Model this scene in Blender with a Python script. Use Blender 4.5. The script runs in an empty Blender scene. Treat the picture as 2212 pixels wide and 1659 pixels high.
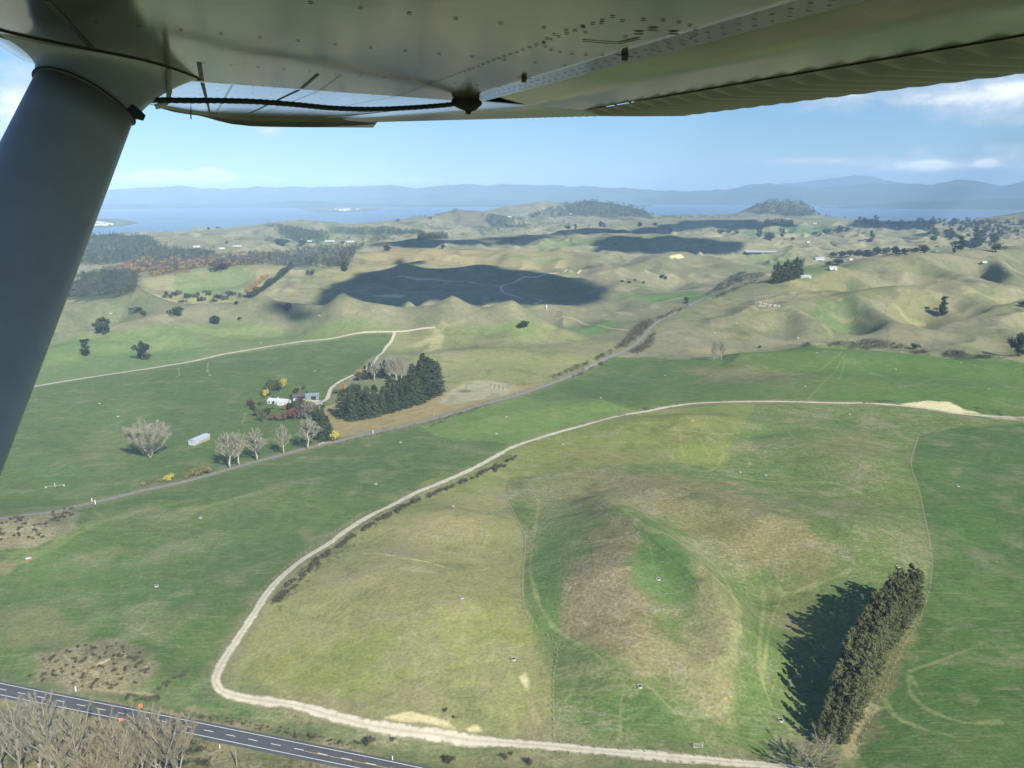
import bpy, math, random
import numpy as np

R = math.radians
C = bpy.context.scene.collection
SC = bpy.context.scene
rng = np.random.default_rng(7)
random.seed(7)

# ------------------------------------------------------------------ camera
F_PX, W_PX, H_PX, HORIZON = 1794.0, 2212.0, 1659.0, 415.0     # survey frame in which the photo was measured
CAM_Z = 200.0
PITCH = math.atan((H_PX / 2 - HORIZON) / F_PX)
cam_d = bpy.data.cameras.new('camera')
cam_d.sensor_width = 36.0
cam_d.lens = 36.0 * F_PX / W_PX
cam_d.clip_start, cam_d.clip_end = 0.05, 200000.0
cam = bpy.data.objects.new('camera', cam_d)
C.objects.link(cam)
cam.location = (0, 0, CAM_Z)
cam.rotation_euler = (math.pi / 2 - PITCH, 0, 0)
SC.camera = cam

# ------------------------------------------------------------------ light
SUN_EL, SUN_AZ = R(35), R(149)          # azimuth clockwise from the view axis: behind, slightly to the right
SUN_DIR = np.array([math.sin(SUN_AZ) * math.cos(SUN_EL), math.cos(SUN_AZ) * math.cos(SUN_EL), math.sin(SUN_EL)])
sun_d = bpy.data.lights.new('sun', 'SUN')
sun_d.energy = 5.0
sun_d.angle = R(0.53)
sun_d.color = (1.0, 0.94, 0.82)
sun = bpy.data.objects.new('sun', sun_d)
C.objects.link(sun)
sun.location = (0, 0, 3000)
from mathutils import Vector, Matrix
sun.rotation_euler = Vector(tuple(SUN_DIR)).to_track_quat('Z', 'Y').to_euler()

SC.view_settings.view_transform = 'Standard'
SC.view_settings.look = 'None'
SC.view_settings.exposure = 0.53
SC.view_settings.gamma = 1.0
SC.cycles.use_denoising = True
SC.cycles.max_bounces = 6
SC.cycles.diffuse_bounces = 3
SC.cycles.glossy_bounces = 3
SC.cycles.transparent_max_bounces = 8
SC.cycles.volume_bounces = 1
SC.cycles.use_adaptive_sampling = True
SC.cycles.adaptive_threshold = 0.01

def ray(px, py):
    """unit direction from the camera through a measured point of the photo"""
    x = (np.asarray(px, float) - W_PX / 2) / F_PX
    y = (H_PX / 2 - np.asarray(py, float)) / F_PX
    d = np.stack([x, math.cos(PITCH) + y * math.sin(PITCH), -math.sin(PITCH) + y * math.cos(PITCH)], -1)
    return d / np.linalg.norm(d, axis=-1, keepdims=True)

# ---- node helper
class NT:
    def __init__(s, tree): s.t = tree; s.n = tree.nodes; s.l = tree.links
    def new(s, typ, **kw):
        n = s.n.new(typ)
        for k, v in kw.items(): setattr(n, k, v)
        return n
    def put(s, sock, v):
        if isinstance(v, bpy.types.NodeSocket): s.l.new(v, sock)
        elif v is not None: sock.default_value = v
    def math(s, op, a, b=None, c=None, clamp=False):
        n = s.n.new('ShaderNodeMath'); n.operation = op; n.use_clamp = clamp
        s.put(n.inputs[0], a); s.put(n.inputs[1], b)
        if c is not None: s.put(n.inputs[2], c)
        return n.outputs[0]
    def step(s, x, lo, hi, a=0.0, b=1.0):
        n = s.n.new('ShaderNodeMapRange'); n.interpolation_type = 'SMOOTHSTEP'
        s.put(n.inputs[0], x)
        for i, v in enumerate((lo, hi, a, b)): n.inputs[i + 1].default_value = v
        return n.outputs[0]
    def mix(s, f, a, b, mode='MIX'):
        n = s.n.new('ShaderNodeMix'); n.data_type = 'RGBA'; n.blend_type = mode
        s.put(n.inputs[0], f); s.put(n.inputs[6], a); s.put(n.inputs[7], b)
        return n.outputs[2]
    def noise(s, vec, scale, detail=3, rough=0.55, dist=0.0):
        n = s.n.new('ShaderNodeTexNoise')
        s.put(n.inputs['Vector'], vec); n.inputs['Scale'].default_value = scale
        n.inputs['Detail'].default_value = detail; n.inputs['Roughness'].default_value = rough
        n.inputs['Distortion'].default_value = dist
        return n.outputs['Fac']
    def mapping(s, vec, scale=(1, 1, 1), rot=(0, 0, 0), loc=(0, 0, 0)):
        n = s.n.new('ShaderNodeMapping'); s.put(n.inputs['Vector'], vec)
        n.inputs['Scale'].default_value = scale; n.inputs['Rotation'].default_value = rot; n.inputs['Location'].default_value = loc
        return n.outputs[0]

# ------------------------------------------------------------------ sky
world = bpy.data.worlds.new('World')
SC.world = world
world.use_nodes = True
w = NT(world.node_tree)
for n in list(w.n): w.n.remove(n)
sky = w.new('ShaderNodeTexSky', sky_type='NISHITA', sun_disc=False, sun_elevation=SUN_EL, sun_rotation=SUN_AZ,
            altitude=600, air_density=1.0, dust_density=0.6, ozone_density=1.6)
tc = w.new('ShaderNodeTexCoord')
sep = w.new('ShaderNodeSeparateXYZ'); w.l.new(tc.outputs['Generated'], sep.inputs[0])
az = w.math('MULTIPLY', w.math('ARCTAN2', sep.outputs[0], sep.outputs[1]), 180 / math.pi)
el = w.math('MULTIPLY', w.math('ARCSINE', sep.outputs[2]), 180 / math.pi)
def azel(px, py):
    d = ray(px, py); return math.degrees(math.atan2(d[0], d[1])), math.degrees(math.asin(d[2]))
ae = w.new('ShaderNodeCombineXYZ'); w.l.new(az, ae.inputs[0]); w.l.new(el, ae.inputs[1])
# cumulus seen in the photo, as patches of the sky in azimuth and elevation: (x, y, half width, half height, weight)
PUFFS = [(70, 205, 60, 60, .8), (30, 300, 60, 60, .35), (5, 250, 60, 60, .35), (580, 284, 30, 11, .7), (780, 272, 30, 8, .4),
         (450, 373, 24, 11, 1.5), (492, 380, 18, 9, 1.2), (395, 382, 45, 9, 1.2), (340, 377, 40, 12, 1.3), (250, 383, 60, 11, 1.2),
         (560, 388, 90, 8, .8), (760, 389, 90, 8, .8), (920, 388, 60, 7, .7), (1100, 391, 130, 6, .6), (1350, 384, 16, 5, .35),
         (1950, 205, 170, 24, .5), (2120, 205, 120, 36, .6), (2230, 215, 90, 42, .55), (1790, 225, 60, 20, .35),
         (1720, 346, 110, 7, .6), (1830, 350, 100, 11, .55), (1980, 354, 50, 12, .7), (2125, 352, 22, 8, 1.2), (2030, 354, 30, 9, .65),
         (2200, 332, 50, 16, .75), (2060, 365, 140, 10, .6), (1985, 327, 20, 8, .5), (2140, 320, 16, 6, .5), (1810, 371, 40, 4, .4)]
acc = None
for (px, py, hw, hh, wt) in PUFFS:
    a0, e0 = azel(px, py)
    ex = w.math('DIVIDE', w.math('SUBTRACT', az, a0), hw / 30.0)
    ey = w.math('DIVIDE', w.math('SUBTRACT', el, e0), hh / 30.0)
    g = w.math('EXPONENT', w.math('MULTIPLY', w.math('ADD', w.math('MULTIPLY', ex, ex), w.math('MULTIPLY', ey, ey)), -0.8))
    g = w.math('MULTIPLY', g, wt)
    acc = g if acc is None else w.math('ADD', acc, g)
nz = w.noise(w.mapping(ae.outputs[0], scale=(0.55, 1.1, 1)), 1.0, 6, 0.62)
nz2 = w.noise(w.mapping(ae.outputs[0], scale=(0.12, 0.55, 1), loc=(3, 7, 0)), 1.0, 4, 0.55)
body = w.math('ADD', acc, w.math('MULTIPLY', w.math('SUBTRACT', nz, 0.5), 1.5))
cov = w.math('MULTIPLY', w.step(body, 0.10, 1.05), w.step(acc, 0.04, 0.4))
wisp = w.math('MULTIPLY', w.step(nz2, 0.48, 0.75), 0.22)
white = w.step(body, 0.7, 1.45)
ccol = w.mix(white, (9.0, 10.0, 11.2, 1), (19.0, 19.0, 19.0, 1))
skyc = w.mix(wisp, sky.outputs[0], (7.0, 8.3, 9.4, 1))
skyc = w.mix(1.0, skyc, (0.80, 1.12, 1.52, 1), 'MULTIPLY')
skyc = w.mix(w.math('MULTIPLY', cov, 0.78), skyc, ccol)
bg = w.new('ShaderNodeBackground'); w.l.new(skyc, bg.inputs[0]); bg.inputs[1].default_value = 0.055
wo = w.new('ShaderNodeOutputWorld'); w.l.new(bg.outputs[0], wo.inputs[0])

# ------------------------------------------------------------------ object helpers
def tag(o, label=None, cat=None, group=None, kind=None):
    if label: o['label'] = label
    if cat: o['category'] = cat
    if group: o['group'] = group
    if kind: o['kind'] = kind
    return o
def empty(name, loc=(0, 0, 0), rz=0.0):
    o = bpy.data.objects.new(name, None); C.objects.link(o); o.location = loc; o.rotation_euler = (0, 0, rz)
    o.empty_display_size = 0.5
    return o
def mesh_obj(name, verts, faces, mats, parent=None, smooth=False, mat_idx=None):
    me = bpy.data.meshes.new(name)
    verts = np.asarray(verts, float)
    me.from_pydata([tuple(v) for v in verts] if len(verts) < 200000 else verts.tolist(), [], [list(map(int, f)) for f in faces])
    for m in (mats if isinstance(mats, (list, tuple)) else [mats]): me.materials.append(m)
    if mat_idx is not None: me.polygons.foreach_set('material_index', np.asarray(mat_idx, np.int32))
    if smooth: me.polygons.foreach_set('use_smooth', np.ones(len(me.polygons), bool))
    me.update()
    o = bpy.data.objects.new(name, me); C.objects.link(o)
    if parent is not None: o.parent = parent
    return o
def quad_mesh(name, verts, quads, mats, smooth=True):
    """large regular mesh through foreach_set"""
    me = bpy.data.meshes.new(name)
    nv, nq = len(verts), len(quads)
    me.vertices.add(nv); me.vertices.foreach_set('co', np.asarray(verts, np.float32).ravel())
    me.loops.add(nq * 4); me.loops.foreach_set('vertex_index', np.asarray(quads, np.int32).ravel())
    me.polygons.add(nq); me.polygons.foreach_set('loop_start', np.arange(0, nq * 4, 4, dtype=np.int32))
    if smooth: me.polygons.foreach_set('use_smooth', np.ones(nq, bool))
    for m in (mats if isinstance(mats, (list, tuple)) else [mats]): me.materials.append(m)
    me.update(calc_edges=True); me.validate()
    return me
def copy_tree(o, parent=None):
    c = o.copy(); C.objects.link(c)
    if parent is not None: c.parent = parent
    for ch in list(o.children): copy_tree(ch, c)
    return c
def simple_mat(name, col, rough=0.7, var=0.15, scale=3.0, metallic=0.0, spec=0.3, bump=0.0):
    m = bpy.data.materials.new(name); m.use_nodes = True
    t = NT(m.node_tree); b = t.n['Principled BSDF']
    pos = t.new('ShaderNodeTexCoord').outputs['Object']
    nzz = t.noise(pos, scale, 4, 0.6)
    lo = tuple(c * (1 - var) for c in col) + (1,); hi = tuple(min(1, c * (1 + var)) for c in col) + (1,)
    t.l.new(t.mix(t.step(nzz, 0.3, 0.7), lo, hi), b.inputs['Base Color'])
    b.inputs['Roughness'].default_value = rough; b.inputs['Metallic'].default_value = metallic
    b.inputs['Specular IOR Level'].default_value = spec
    if bump:
        bp = t.new('ShaderNodeBump'); bp.inputs['Strength'].default_value = bump; bp.inputs['Distance'].default_value = 0.05
        t.l.new(nzz, bp.inputs['Height']); t.l.new(bp.outputs[0], b.inputs['Normal'])
    return m

# ------------------------------------------------------------------ terrain
_perm = rng.permutation(512); _grad = rng.uniform(0, 2 * math.pi, 512)
_gx, _gy = np.cos(_grad), np.sin(_grad)
def perlin(x, y):
    xi = np.floor(x).astype(np.int64); yi = np.floor(y).astype(np.int64)
    xf = x - xi; yf = y - yi
    u = xf * xf * xf * (xf * (xf * 6 - 15) + 10); v = yf * yf * yf * (yf * (yf * 6 - 15) + 10)
    def g(ix, iy, dx, dy):
        k = _perm[(_perm[ix & 511] + iy) & 511]
        return _gx[k] * dx + _gy[k] * dy
    a = g(xi, yi, xf, yf); b = g(xi + 1, yi, xf - 1, yf); c = g(xi, yi + 1, xf, yf - 1); d = g(xi + 1, yi + 1, xf - 1, yf - 1)
    return (a + u * (b - a)) + v * ((c + u * (d - c)) - (a + u * (b - a)))
def fbm(x, y, scale, octv=4, gain=0.5):
    s = 0; amp = 1.0; f = 1.0 / scale
    for i in range(octv):
        s = s + amp * perlin(x * f + 17.3 * i, y * f - 9.1 * i); amp *= gain; f *= 2.03
    return s
def sstep(x, a, b):
    t = np.clip((x - a) / (b - a), 0, 1); return t * t * (3 - 2 * t)

# ridge and hollow lines: (width in m, [(x, y, value)...]); value < 200 is a height in m, larger a distance in m
RIDGES = [
 (50, [(1325, 1130, 15), (1350, 1220, 22), (1370, 1330, 17)]),
 (24, [(1305, 1072, 13), (1420, 1148, 23), (1530, 1225, 26), (1580, 1310, 23), (1578, 1385, 18)]),
 (62, [(830, 1240, 12), (960, 1300, 15), (1000, 1420, 9)]),
 (40, [(960, 1110, 10), (1050, 1130, 8)]),
 (34, [(140, 1440, 7), (220, 1430, 9), (270, 1440, 6)]),
 (40, [(-60, 1130, 9), (60, 1122, 10), (130, 1125, 6)]),
 (50, [(1440, 1060, 10), (1650, 1100, 17), (1800, 1130, 13)]),
 (36, [(1400, 905, 10), (1480, 895, 15), (1570, 900, 9)]),
 (30, [(1560, 955, 4), (1480, 960, 5)]),
 (30, [(800, 1540, 4), (900, 1535, 5)]),
 (55, [(1560, 775, 6), (1600, 764, 13), (1750, 756, 16), (1900, 760, 13), (2050, 775, 9), (2300, 800, 6)]),
 (45, [(1290, 868, 6), (1180, 880, 4), (1050, 905, 3)]),
 (60, [(1640, 830, 5), (1850, 820, 7), (2100, 840, 6)]),
 (45, [(1750, 960, 6), (1850, 985, 8), (1900, 1020, 6)]),
 (60, [(880, 770, 8), (1050, 755, 12), (1200, 760, 10)]),
 (70, [(380, 1100, 4), (560, 1060, 5), (700, 1050, 4)]),
 (50, [(300, 1280, 4), (430, 1300, 4)]),
 (80, [(-60, 700, 24), (60, 676, 32), (150, 650, 40), (290, 639, 43), (400, 657, 36), (450, 669, 30)]),
 (75, [(450, 669, 30), (540, 649, 42), (640, 652, 39), (700, 659, 36), (745, 648, 45), (800, 655, 41), (870, 664, 33), (930, 660, 36), (975, 653, 42), (1050, 667, 26)]),
 (46, [(1005, 694, 14), (1055, 672, 30), (1105, 657, 41), (1150, 677, 29), (1205, 708, 10)]),
 (48, [(1100, 664, 34), (1125, 690, 14)]),
 (42, [(745, 650, 44), (790, 690, 16)]), (40, [(975, 655, 40), (930, 690, 16)]), (40, [(560, 650, 40), (600, 690, 18)]), (40, [(300, 640, 42), (370, 690, 16)]),
 (52, [(220, 735, 12), (290, 700, 24), (340, 700, 22), (400, 720, 10)]),
 (100, [(680, 645, 4), (780, 598, 26), (875, 578, 36), (940, 578, 36), (1040, 579, 34), (1130, 587, 30), (1250, 600, 20), (1320, 612, 12)]),
 (60, [(870, 580, 34), (850, 610, 12)]), (60, [(1040, 580, 32), (1010, 615, 10)]),
 (130, [(760, 550, 32), (870, 538, 42), (1000, 536, 45), (1120, 541, 44), (1230, 547, 36), (1290, 562, 26)]),
 (70, [(940, 560, 38), (1020, 570, 26)]), (60, [(800, 575, 30), (900, 568, 30)]),
 (180, [(800, 529, 30), (900, 517, 42), (1010, 518, 42), (1100, 512, 46), (1190, 505, 52), (1290, 492, 60)]),
 (150, [(1240, 530, 30), (1330, 508, 46), (1410, 506, 48), (1450, 508, 50), (1530, 511, 46), (1600, 520, 40)]),
 (100, [(1330, 580, 24), (1400, 560, 36), (1470, 548, 40), (1530, 556, 34), (1580, 570, 26)]),
 (70, [(1450, 552, 38), (1420, 590, 14)]), (60, [(1350, 610, 12), (1450, 640, 8)]),
 (60, [(1180, 655, 4), (1245, 632, 14), (1300, 650, 6)]), (55, [(1380, 655, 6), (1425, 640, 12), (1460, 655, 8)]),
 (130, [(1440, 692, 14), (1520, 652, 26), (1640, 612, 44), (1760, 586, 54), (1880, 563, 60), (1990, 546, 64), (2230, 532, 58), (2400, 530, 50)]),
 (75, [(1600, 692, 16), (1690, 660, 28), (1800, 640, 38), (1900, 622, 45), (2050, 612, 48), (2212, 616, 44), (2350, 616, 40)]),
 (42, [(1700, 662, 28), (1760, 690, 18), (1800, 725, 5)]), (42, [(1850, 642, 38), (1930, 690, 20), (2000, 740, 5)]),
 (44, [(2060, 622, 42), (2130, 665, 24), (2212, 700, 8)]), (40, [(2212, 650, 32), (2090, 690, 18), (2020, 720, 6)]),
 (40, [(1560, 690, 18), (1620, 720, 6)]), (55, [(1960, 560, 58), (2060, 590, 42), (2130, 612, 34)]), (50, [(1800, 590, 50), (1860, 615, 36)]),
 (55, [(2150, 556, 55), (2190, 590, 40)]), (50, [(1700, 605, 46), (1730, 640, 26)]),
 (110, [(250, 622, 16), (290, 602, 28), (400, 581, 38), (500, 573, 44), (600, 573, 42)]),
 (90, [(600, 648, 8), (640, 620, 18), (700, 592, 28), (770, 556, 34)]),
 (80, [(150, 628, 20), (210, 606, 26), (270, 600, 26)]),
 (180, [(60, 520, 50), (200, 506, 56), (330, 511, 55), (440, 532, 38)]),
 (180, [(330, 512, 40), (440, 501, 46), (560, 518, 34)]),
 (220, [(470, 497, 4000), (580, 486, 4100), (650, 473, 4300), (700, 478, 4300), (780, 490, 4300)]),
 (150, [(600, 487, 3700), (700, 500, 3600), (760, 508, 3500)]),
 (200, [(700, 486, 4700), (800, 483, 4900), (900, 474, 5100)]),
 (230, [(860, 478, 5000), (940, 468, 5100), (985, 453, 5200), (1040, 456, 5200), (1100, 472, 5100), (1140, 490, 5000)]),
 (300, [(1040, 458, 6500), (1100, 446, 6600), (1170, 435, 6700), (1230, 437, 6800), (1270, 433, 6800), (1330, 440, 6800), (1385, 452, 6800), (1415, 468, 6800)]),
 (180, [(1130, 470, 5600), (1250, 463, 5800), (1350, 466, 5800)]),
 (160, [(1200, 492, 4300), (1330, 482, 4500), (1450, 486, 4500), (1560, 482, 4600), (1680, 484, 4500)]),
 (270, [(1560, 472, 7200), (1600, 460, 7250), (1638, 441, 7300), (1662, 435, 7300), (1700, 434, 7300), (1738, 435, 7300), (1760, 446, 7300), (1780, 470, 7300)]),
 (260, [(1400, 480, 5000), (1520, 475, 5200), (1640, 473, 5300), (1760, 471, 5400), (1900, 477, 5300), (2100, 481, 5200), (2300, 484, 5200)]),
 (260, [(2080, 484, 5400), (2150, 467, 5500), (2212, 456, 5500), (2300, 446, 5500)]),
]
HOLLOWS = [
 (34, [(1560, 1190, -7), (1620, 1250, -10), (1660, 1330, -11), (1640, 1480, -8), (1660, 1600, -7)]),
 (40, [(1060, 1560, -3), (1150, 1450, -4)]),
 (60, [(1450, 840, -4), (1400, 815, -5)]),
 (60, [(0, 1330, -3), (300, 1340, -4)]),
 (50, [(1980, 760, -6), (1800, 745, -9), (1650, 748, -8)]),
 (35, [(250, 1490, -6), (420, 1440, -6)]),
 (55, [(0, 1490, -8), (330, 1560, -8), (740, 1645, -9), (1000, 1700, -9)]),
]
def line_pts(pl):
    out = []
    for (px, py, v) in pl:
        d = ray(px, py); dh = math.hypot(d[0], d[1])
        if v < 200:
            t = (v - CAM_Z) / d[2]; out.append((d[0] * t, d[1] * t, v))
        else:
            out.append((d[0] / dh * v, d[1] / dh * v, CAM_Z + d[2] / dh * v))
    return np.array(out)
RL = [(wd, line_pts(p)) for wd, p in RIDGES]
HL = [(wd, line_pts(p)) for wd, p in HOLLOWS]

def seg_field(x, y, pts, reach):
    """distance to a polyline and the height of the nearest point on it"""
    best = np.full(x.shape, 1e18); hz_ = np.zeros(x.shape); ws = np.zeros(x.shape)
    for (x0, y0, z0), (x1, y1, z1) in zip(pts[:-1], pts[1:]):
        dx, dy = x1 - x0, y1 - y0; L2 = dx * dx + dy * dy + 1e-9
        t = np.clip(((x - x0) * dx + (y - y0) * dy) / L2, 0, 1)
        d2 = (x - x0 - t * dx) ** 2 + (y - y0 - t * dy) ** 2
        best = np.minimum(best, d2); k = (100.0 / (d2 + 16.0)) ** 3
        hz_ += k * (z0 + t * (z1 - z0)); ws += k
    hz_ /= ws
    return np.sqrt(best), hz_
LAKE_Z = -30.0
SHORE_AZ = np.array([-180, -60, -28, -22, -15, -11, -6, 0, 8, 15, 22, 30, 40, 180.])
SHORE_R = np.array([9000, 5000, 4300, 4500, 4900, 5300, 6000, 7300, 7500, 7900, 6800, 6400, 6600, 9000.])
CALM = [line_pts([(a, b, 4) for a, b in q]) for q in ([(1120, 853), (1260, 800), (1370, 745), (1420, 695), (1490, 660), (1580, 619), (1665, 588)], [(75, 835), (480, 766), (850, 717), (1010, 688)], [(830, 640), (960, 630), (1100, 640), (1250, 650), (1400, 650)])]
def folds(x, y):
    wx = x + 35 * fbm(x, y, 300, 2); wy = y + 35 * fbm(x + 500, y, 300, 2)
    return 1 - np.sqrt((1.5 * fbm(wx + 900, wy, 225, 1)) ** 2 + .0015) - .6 * np.abs(fbm(wx, wy + 400, 115, 2, .4))
def terrain(x, y):
    r = np.hypot(x, y); a = np.degrees(np.arctan2(x, y))
    amp = 1.6 + 1.2 * sstep(r, 350, 700) + 4.2 * sstep(r, 900, 1500) + 5.0 * sstep(r, 2200, 4000)
    wx = x + 35 * fbm(x, y, 300, 2); wy = y + 35 * fbm(x + 500, y, 300, 2)
    base = amp * (1.2 * fbm(wx, wy, 230, 3, 0.42))
    hills = sstep(r, 950, 1400) * (1 - sstep(r, 4500, 6500))
    quiet = np.ones(x.shape)                                         # roads and the flat valley keep to gentler ground
    for q_ in CALM:
        d_, _ = seg_field(x, y, q_, 0); quiet = np.minimum(quiet, .22 + .78 * sstep(d_, 35, 170))
    base = base + hills * quiet * (62 * (folds(x, y) - .66) + 2)
    pos = np.zeros(x.shape); neg = np.zeros(x.shape)
    wob = 1.0 + 0.25 * fbm(x, y, 120, 2)
    for lines, buf, sgn in ((RL, pos, 1), (HL, neg, -1)):
        for wd, pts in lines:
            m = wd * 2.8
            s = (x > pts[:, 0].min() - m) & (x < pts[:, 0].max() + m) & (y > pts[:, 1].min() - m) & (y < pts[:, 1].max() + m)
            if not s.any(): continue
            d, z = seg_field(x[s], y[s], pts, m)
            k = d / (wd * np.where(d > wd * .3, wob[s], 1.0))
            fall = np.where(k < 2.8, np.exp(-np.power(k, 1.7)), 0)
            c = np.maximum((z - base[s] * fall * 0.85) * sgn, 0) * fall
            buf[s] += c ** 3
    h = base + np.cbrt(pos) - np.cbrt(neg)
    shore = np.interp(a, SHORE_AZ, SHORE_R) + 120 * fbm(x, y, 500, 3)
    return h - (h + 70) * sstep(r, shore - 60, shore + 260)
AZ_F = np.radians(np.linspace(-38, 38, 1300)); NAF = len(AZ_F)
rr = [238.0]
while rr[-1] < 8200:
    q = rr[-1]; rr.append(q + min(q * q * 4.5e-6, 6.0 if q < 3000 else 12.0))
RAD = np.array([1.0, 20, 45, 70, 95, 120, 145, 170, 190, 205, 220, 230] + rr)
AA, RR = np.meshgrid(AZ_F, RAD, indexing='ij')
GX, GY = np.sin(AA) * RR, np.cos(AA) * RR
GZ = terrain(GX, GY)
HWY = [(-160, 1455), (0, 1489), (150, 1519.5), (330, 1555), (500, 1590), (667, 1624), (800, 1651), (960, 1685)]
_hb = line_pts([(a, b, -7.0) for a, b in HWY])                       # the highway runs on a graded bed
_hs = (RR < 600) & (AA < R(12))
_hd, _hz = seg_field(GX[_hs], GY[_hs], _hb, 60)
_hk = 1 - sstep(_hd, 9, 26)
GZ[_hs] = GZ[_hs] * (1 - _hk) + (-7.2 + .25 * fbm(GX[_hs], GY[_hs], 90, 1)) * _hk
def height(x, y):
    x = np.asarray(x, float); y = np.asarray(y, float)
    a = np.clip((np.arctan2(x, y) - AZ_F[0]) / (AZ_F[1] - AZ_F[0]), 0, NAF - 1.001)
    q = np.clip(np.interp(np.hypot(x, y), RAD, np.arange(len(RAD))), 0, len(RAD) - 1.001)
    i = a.astype(int); j = q.astype(int); fa = a - i; fq = q - j
    return ((GZ[i, j] * (1 - fa) + GZ[i + 1, j] * fa) * (1 - fq) + (GZ[i, j + 1] * (1 - fa) + GZ[i + 1, j + 1] * fa) * fq)
def ground(px, py):
    """where the sight line through a measured photo point first meets the terrain"""
    px = np.atleast_1d(np.asarray(px, float)); py = np.atleast_1d(np.asarray(py, float))
    out = np.zeros((len(px), 3))
    for k in range(len(px)):
        d = ray(px[k], py[k]); dh = math.hypot(d[0], d[1]); sl = d[2] / dh
        a = np.clip((math.atan2(d[0], d[1]) - AZ_F[0]) / (AZ_F[1] - AZ_F[0]), 0, NAF - 1.001); i = int(a); f = a - i
        prof = GZ[i] * (1 - f) + GZ[i + 1] * f
        diff = CAM_Z + sl * RAD - prof
        hit = np.nonzero(diff[1:] < 0)[0]
        if len(hit) == 0: r_ = 7000.0
        else:
            j = hit[0]; t = diff[j] / (diff[j] - diff[j + 1]); r_ = RAD[j] + t * (RAD[j + 1] - RAD[j])
        x, y = d[0] / dh * r_, d[1] / dh * r_
        out[k] = (x, y, height(x, y))
    return out
def G(*p): return ground([q[0] for q in p], [q[1] for q in p])

# ------------------------------------------------------------------ colours of the land (what grows where)
PX, PY = GX.ravel(), GY.ravel()
PR = np.hypot(PX, PY)
n_big = fbm(PX, PY, 170, 3); n_mid = fbm(PX + 700, PY, 48, 3); n_sml = fbm(PX, PY + 300, 15, 3)
ALB = np.zeros((len(PX), 3)); WILD = np.ones(len(PX)) * 0.5
TAN = np.array([.225, .212, .128]); OLV = np.array([.160, .170, .080]); GRN = np.array([.096, .150, .050]); PALE = np.array([.30, .27, .165])
DRK = np.array([.058, .106, .038]); LGT = np.array([.115, .195, .068]); BRN = np.array([.180, .155, .098]); YEL = np.array([.200, .215, .068])
EARTH = np.array([.48, .41, .27]); GRAVEL = np.array([.47, .44, .33]); BUSH = np.array([.045, .055, .028])
def mixc(sel, col, f):
    f = np.clip(f, 0, 1)[..., None]
    ALB[sel] = ALB[sel] * (1 - f) + np.asarray(col) * np.array([.97, .99, .80]) * f if sel is not ALL else ALB[sel] * (1 - f) + np.asarray(col) * f
f = np.clip(.5 + 1.1 * n_big + .5 * n_mid, 0, 1)[:, None]
ALB[:] = TAN * f + np.array([.180, .182, .100]) * (1 - f)
ALL = slice(None)
mixc(ALL, PALE, .5 * sstep(n_mid + .6 * n_big, .25, .75))
mixc(ALL, (.13, .16, .075), .55 * sstep(-n_big - .4 * n_mid, .2, .6))
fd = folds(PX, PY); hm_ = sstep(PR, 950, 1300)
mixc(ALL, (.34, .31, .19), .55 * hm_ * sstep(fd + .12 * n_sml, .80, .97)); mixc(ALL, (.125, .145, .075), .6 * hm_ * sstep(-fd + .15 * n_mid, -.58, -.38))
mixc(ALL, GRN * .9 + OLV * .1, (1 - sstep(PR, 760, 980)) * .85)
def box_sel(w_, m):
    return np.nonzero((PX > w_[:, 0].min() - m) & (PX < w_[:, 0].max() + m) & (PY > w_[:, 1].min() - m) & (PY < w_[:, 1].max() + m))[0]
def dist_line(x, y, w_, closed=False):
    best = np.full(x.shape, 1e18)
    q = np.vstack([w_, w_[:1]]) if closed else w_
    for (x0, y0), (x1, y1) in zip(q[:-1, :2], q[1:, :2]):
        dx, dy = x1 - x0, y1 - y0; L2 = dx * dx + dy * dy + 1e-9
        t = np.clip(((x - x0) * dx + (y - y0) * dy) / L2, 0, 1)
        best = np.minimum(best, (x - x0 - t * dx) ** 2 + (y - y0 - t * dy) ** 2)
    return np.sqrt(best)
def inside(x, y, w_):
    c = np.zeros(x.shape, bool); n = len(w_)
    for i in range(n):
        x0, y0 = w_[i][:2]; x1, y1 = w_[i - 1][:2]
        k = ((y0 > y) != (y1 > y)) & (x < (x1 - x0) * (y - y0) / (y1 - y0 + 1e-12) + x0)
        c ^= k
    return c
def paddock(pts, col, f=1.0, soft=0.8, wild=None, rag=0.0):
    w_ = G(*pts); s = box_sel(w_, soft * 2 + 1)
    x, y = PX[s], PY[s]
    d = dist_line(x, y, w_, True) * np.where(inside(x, y, w_), 1, -1)
    k = sstep(d + rag * n_sml[s] * 2 + rag * n_mid[s], -soft, soft) * f
    mixc(s, col, k)
    if wild is not None: WILD[s] = WILD[s] * (1 - k) + wild * k
def patch(cx, cy, rx, ry, col, f=1.0, rag=0.5, rot=0.0, wild=None):
    ca, sa = math.cos(rot), math.sin(rot)
    g = G((cx, cy), (cx + rx * ca, cy + rx * sa), (cx - ry * sa, cy + ry * ca), (cx - rx * ca, cy - rx * sa), (cx + ry * sa, cy - ry * ca))
    o = g[0, :2]; e1 = (g[1, :2] - g[3, :2]) / 2; e2 = (g[2, :2] - g[4, :2]) / 2
    M = np.linalg.inv(np.array([e1, e2]).T + 1e-9)
    m = (np.linalg.norm(e1) + np.linalg.norm(e2)) * 1.6
    s = np.nonzero((np.abs(PX - o[0]) < m) & (np.abs(PY - o[1]) < m))[0]
    q = M @ np.array([PX[s] - o[0], PY[s] - o[1]])
    d = np.hypot(q[0], q[1]) + rag * (.7 * n_mid[s] + .6 * n_sml[s])
    k = (1 - sstep(d, .55, 1.15)) * f
    mixc(s, col, k)
    if wild is not None: WILD[s] = WILD[s] * (1 - k) + wild * k
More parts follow.
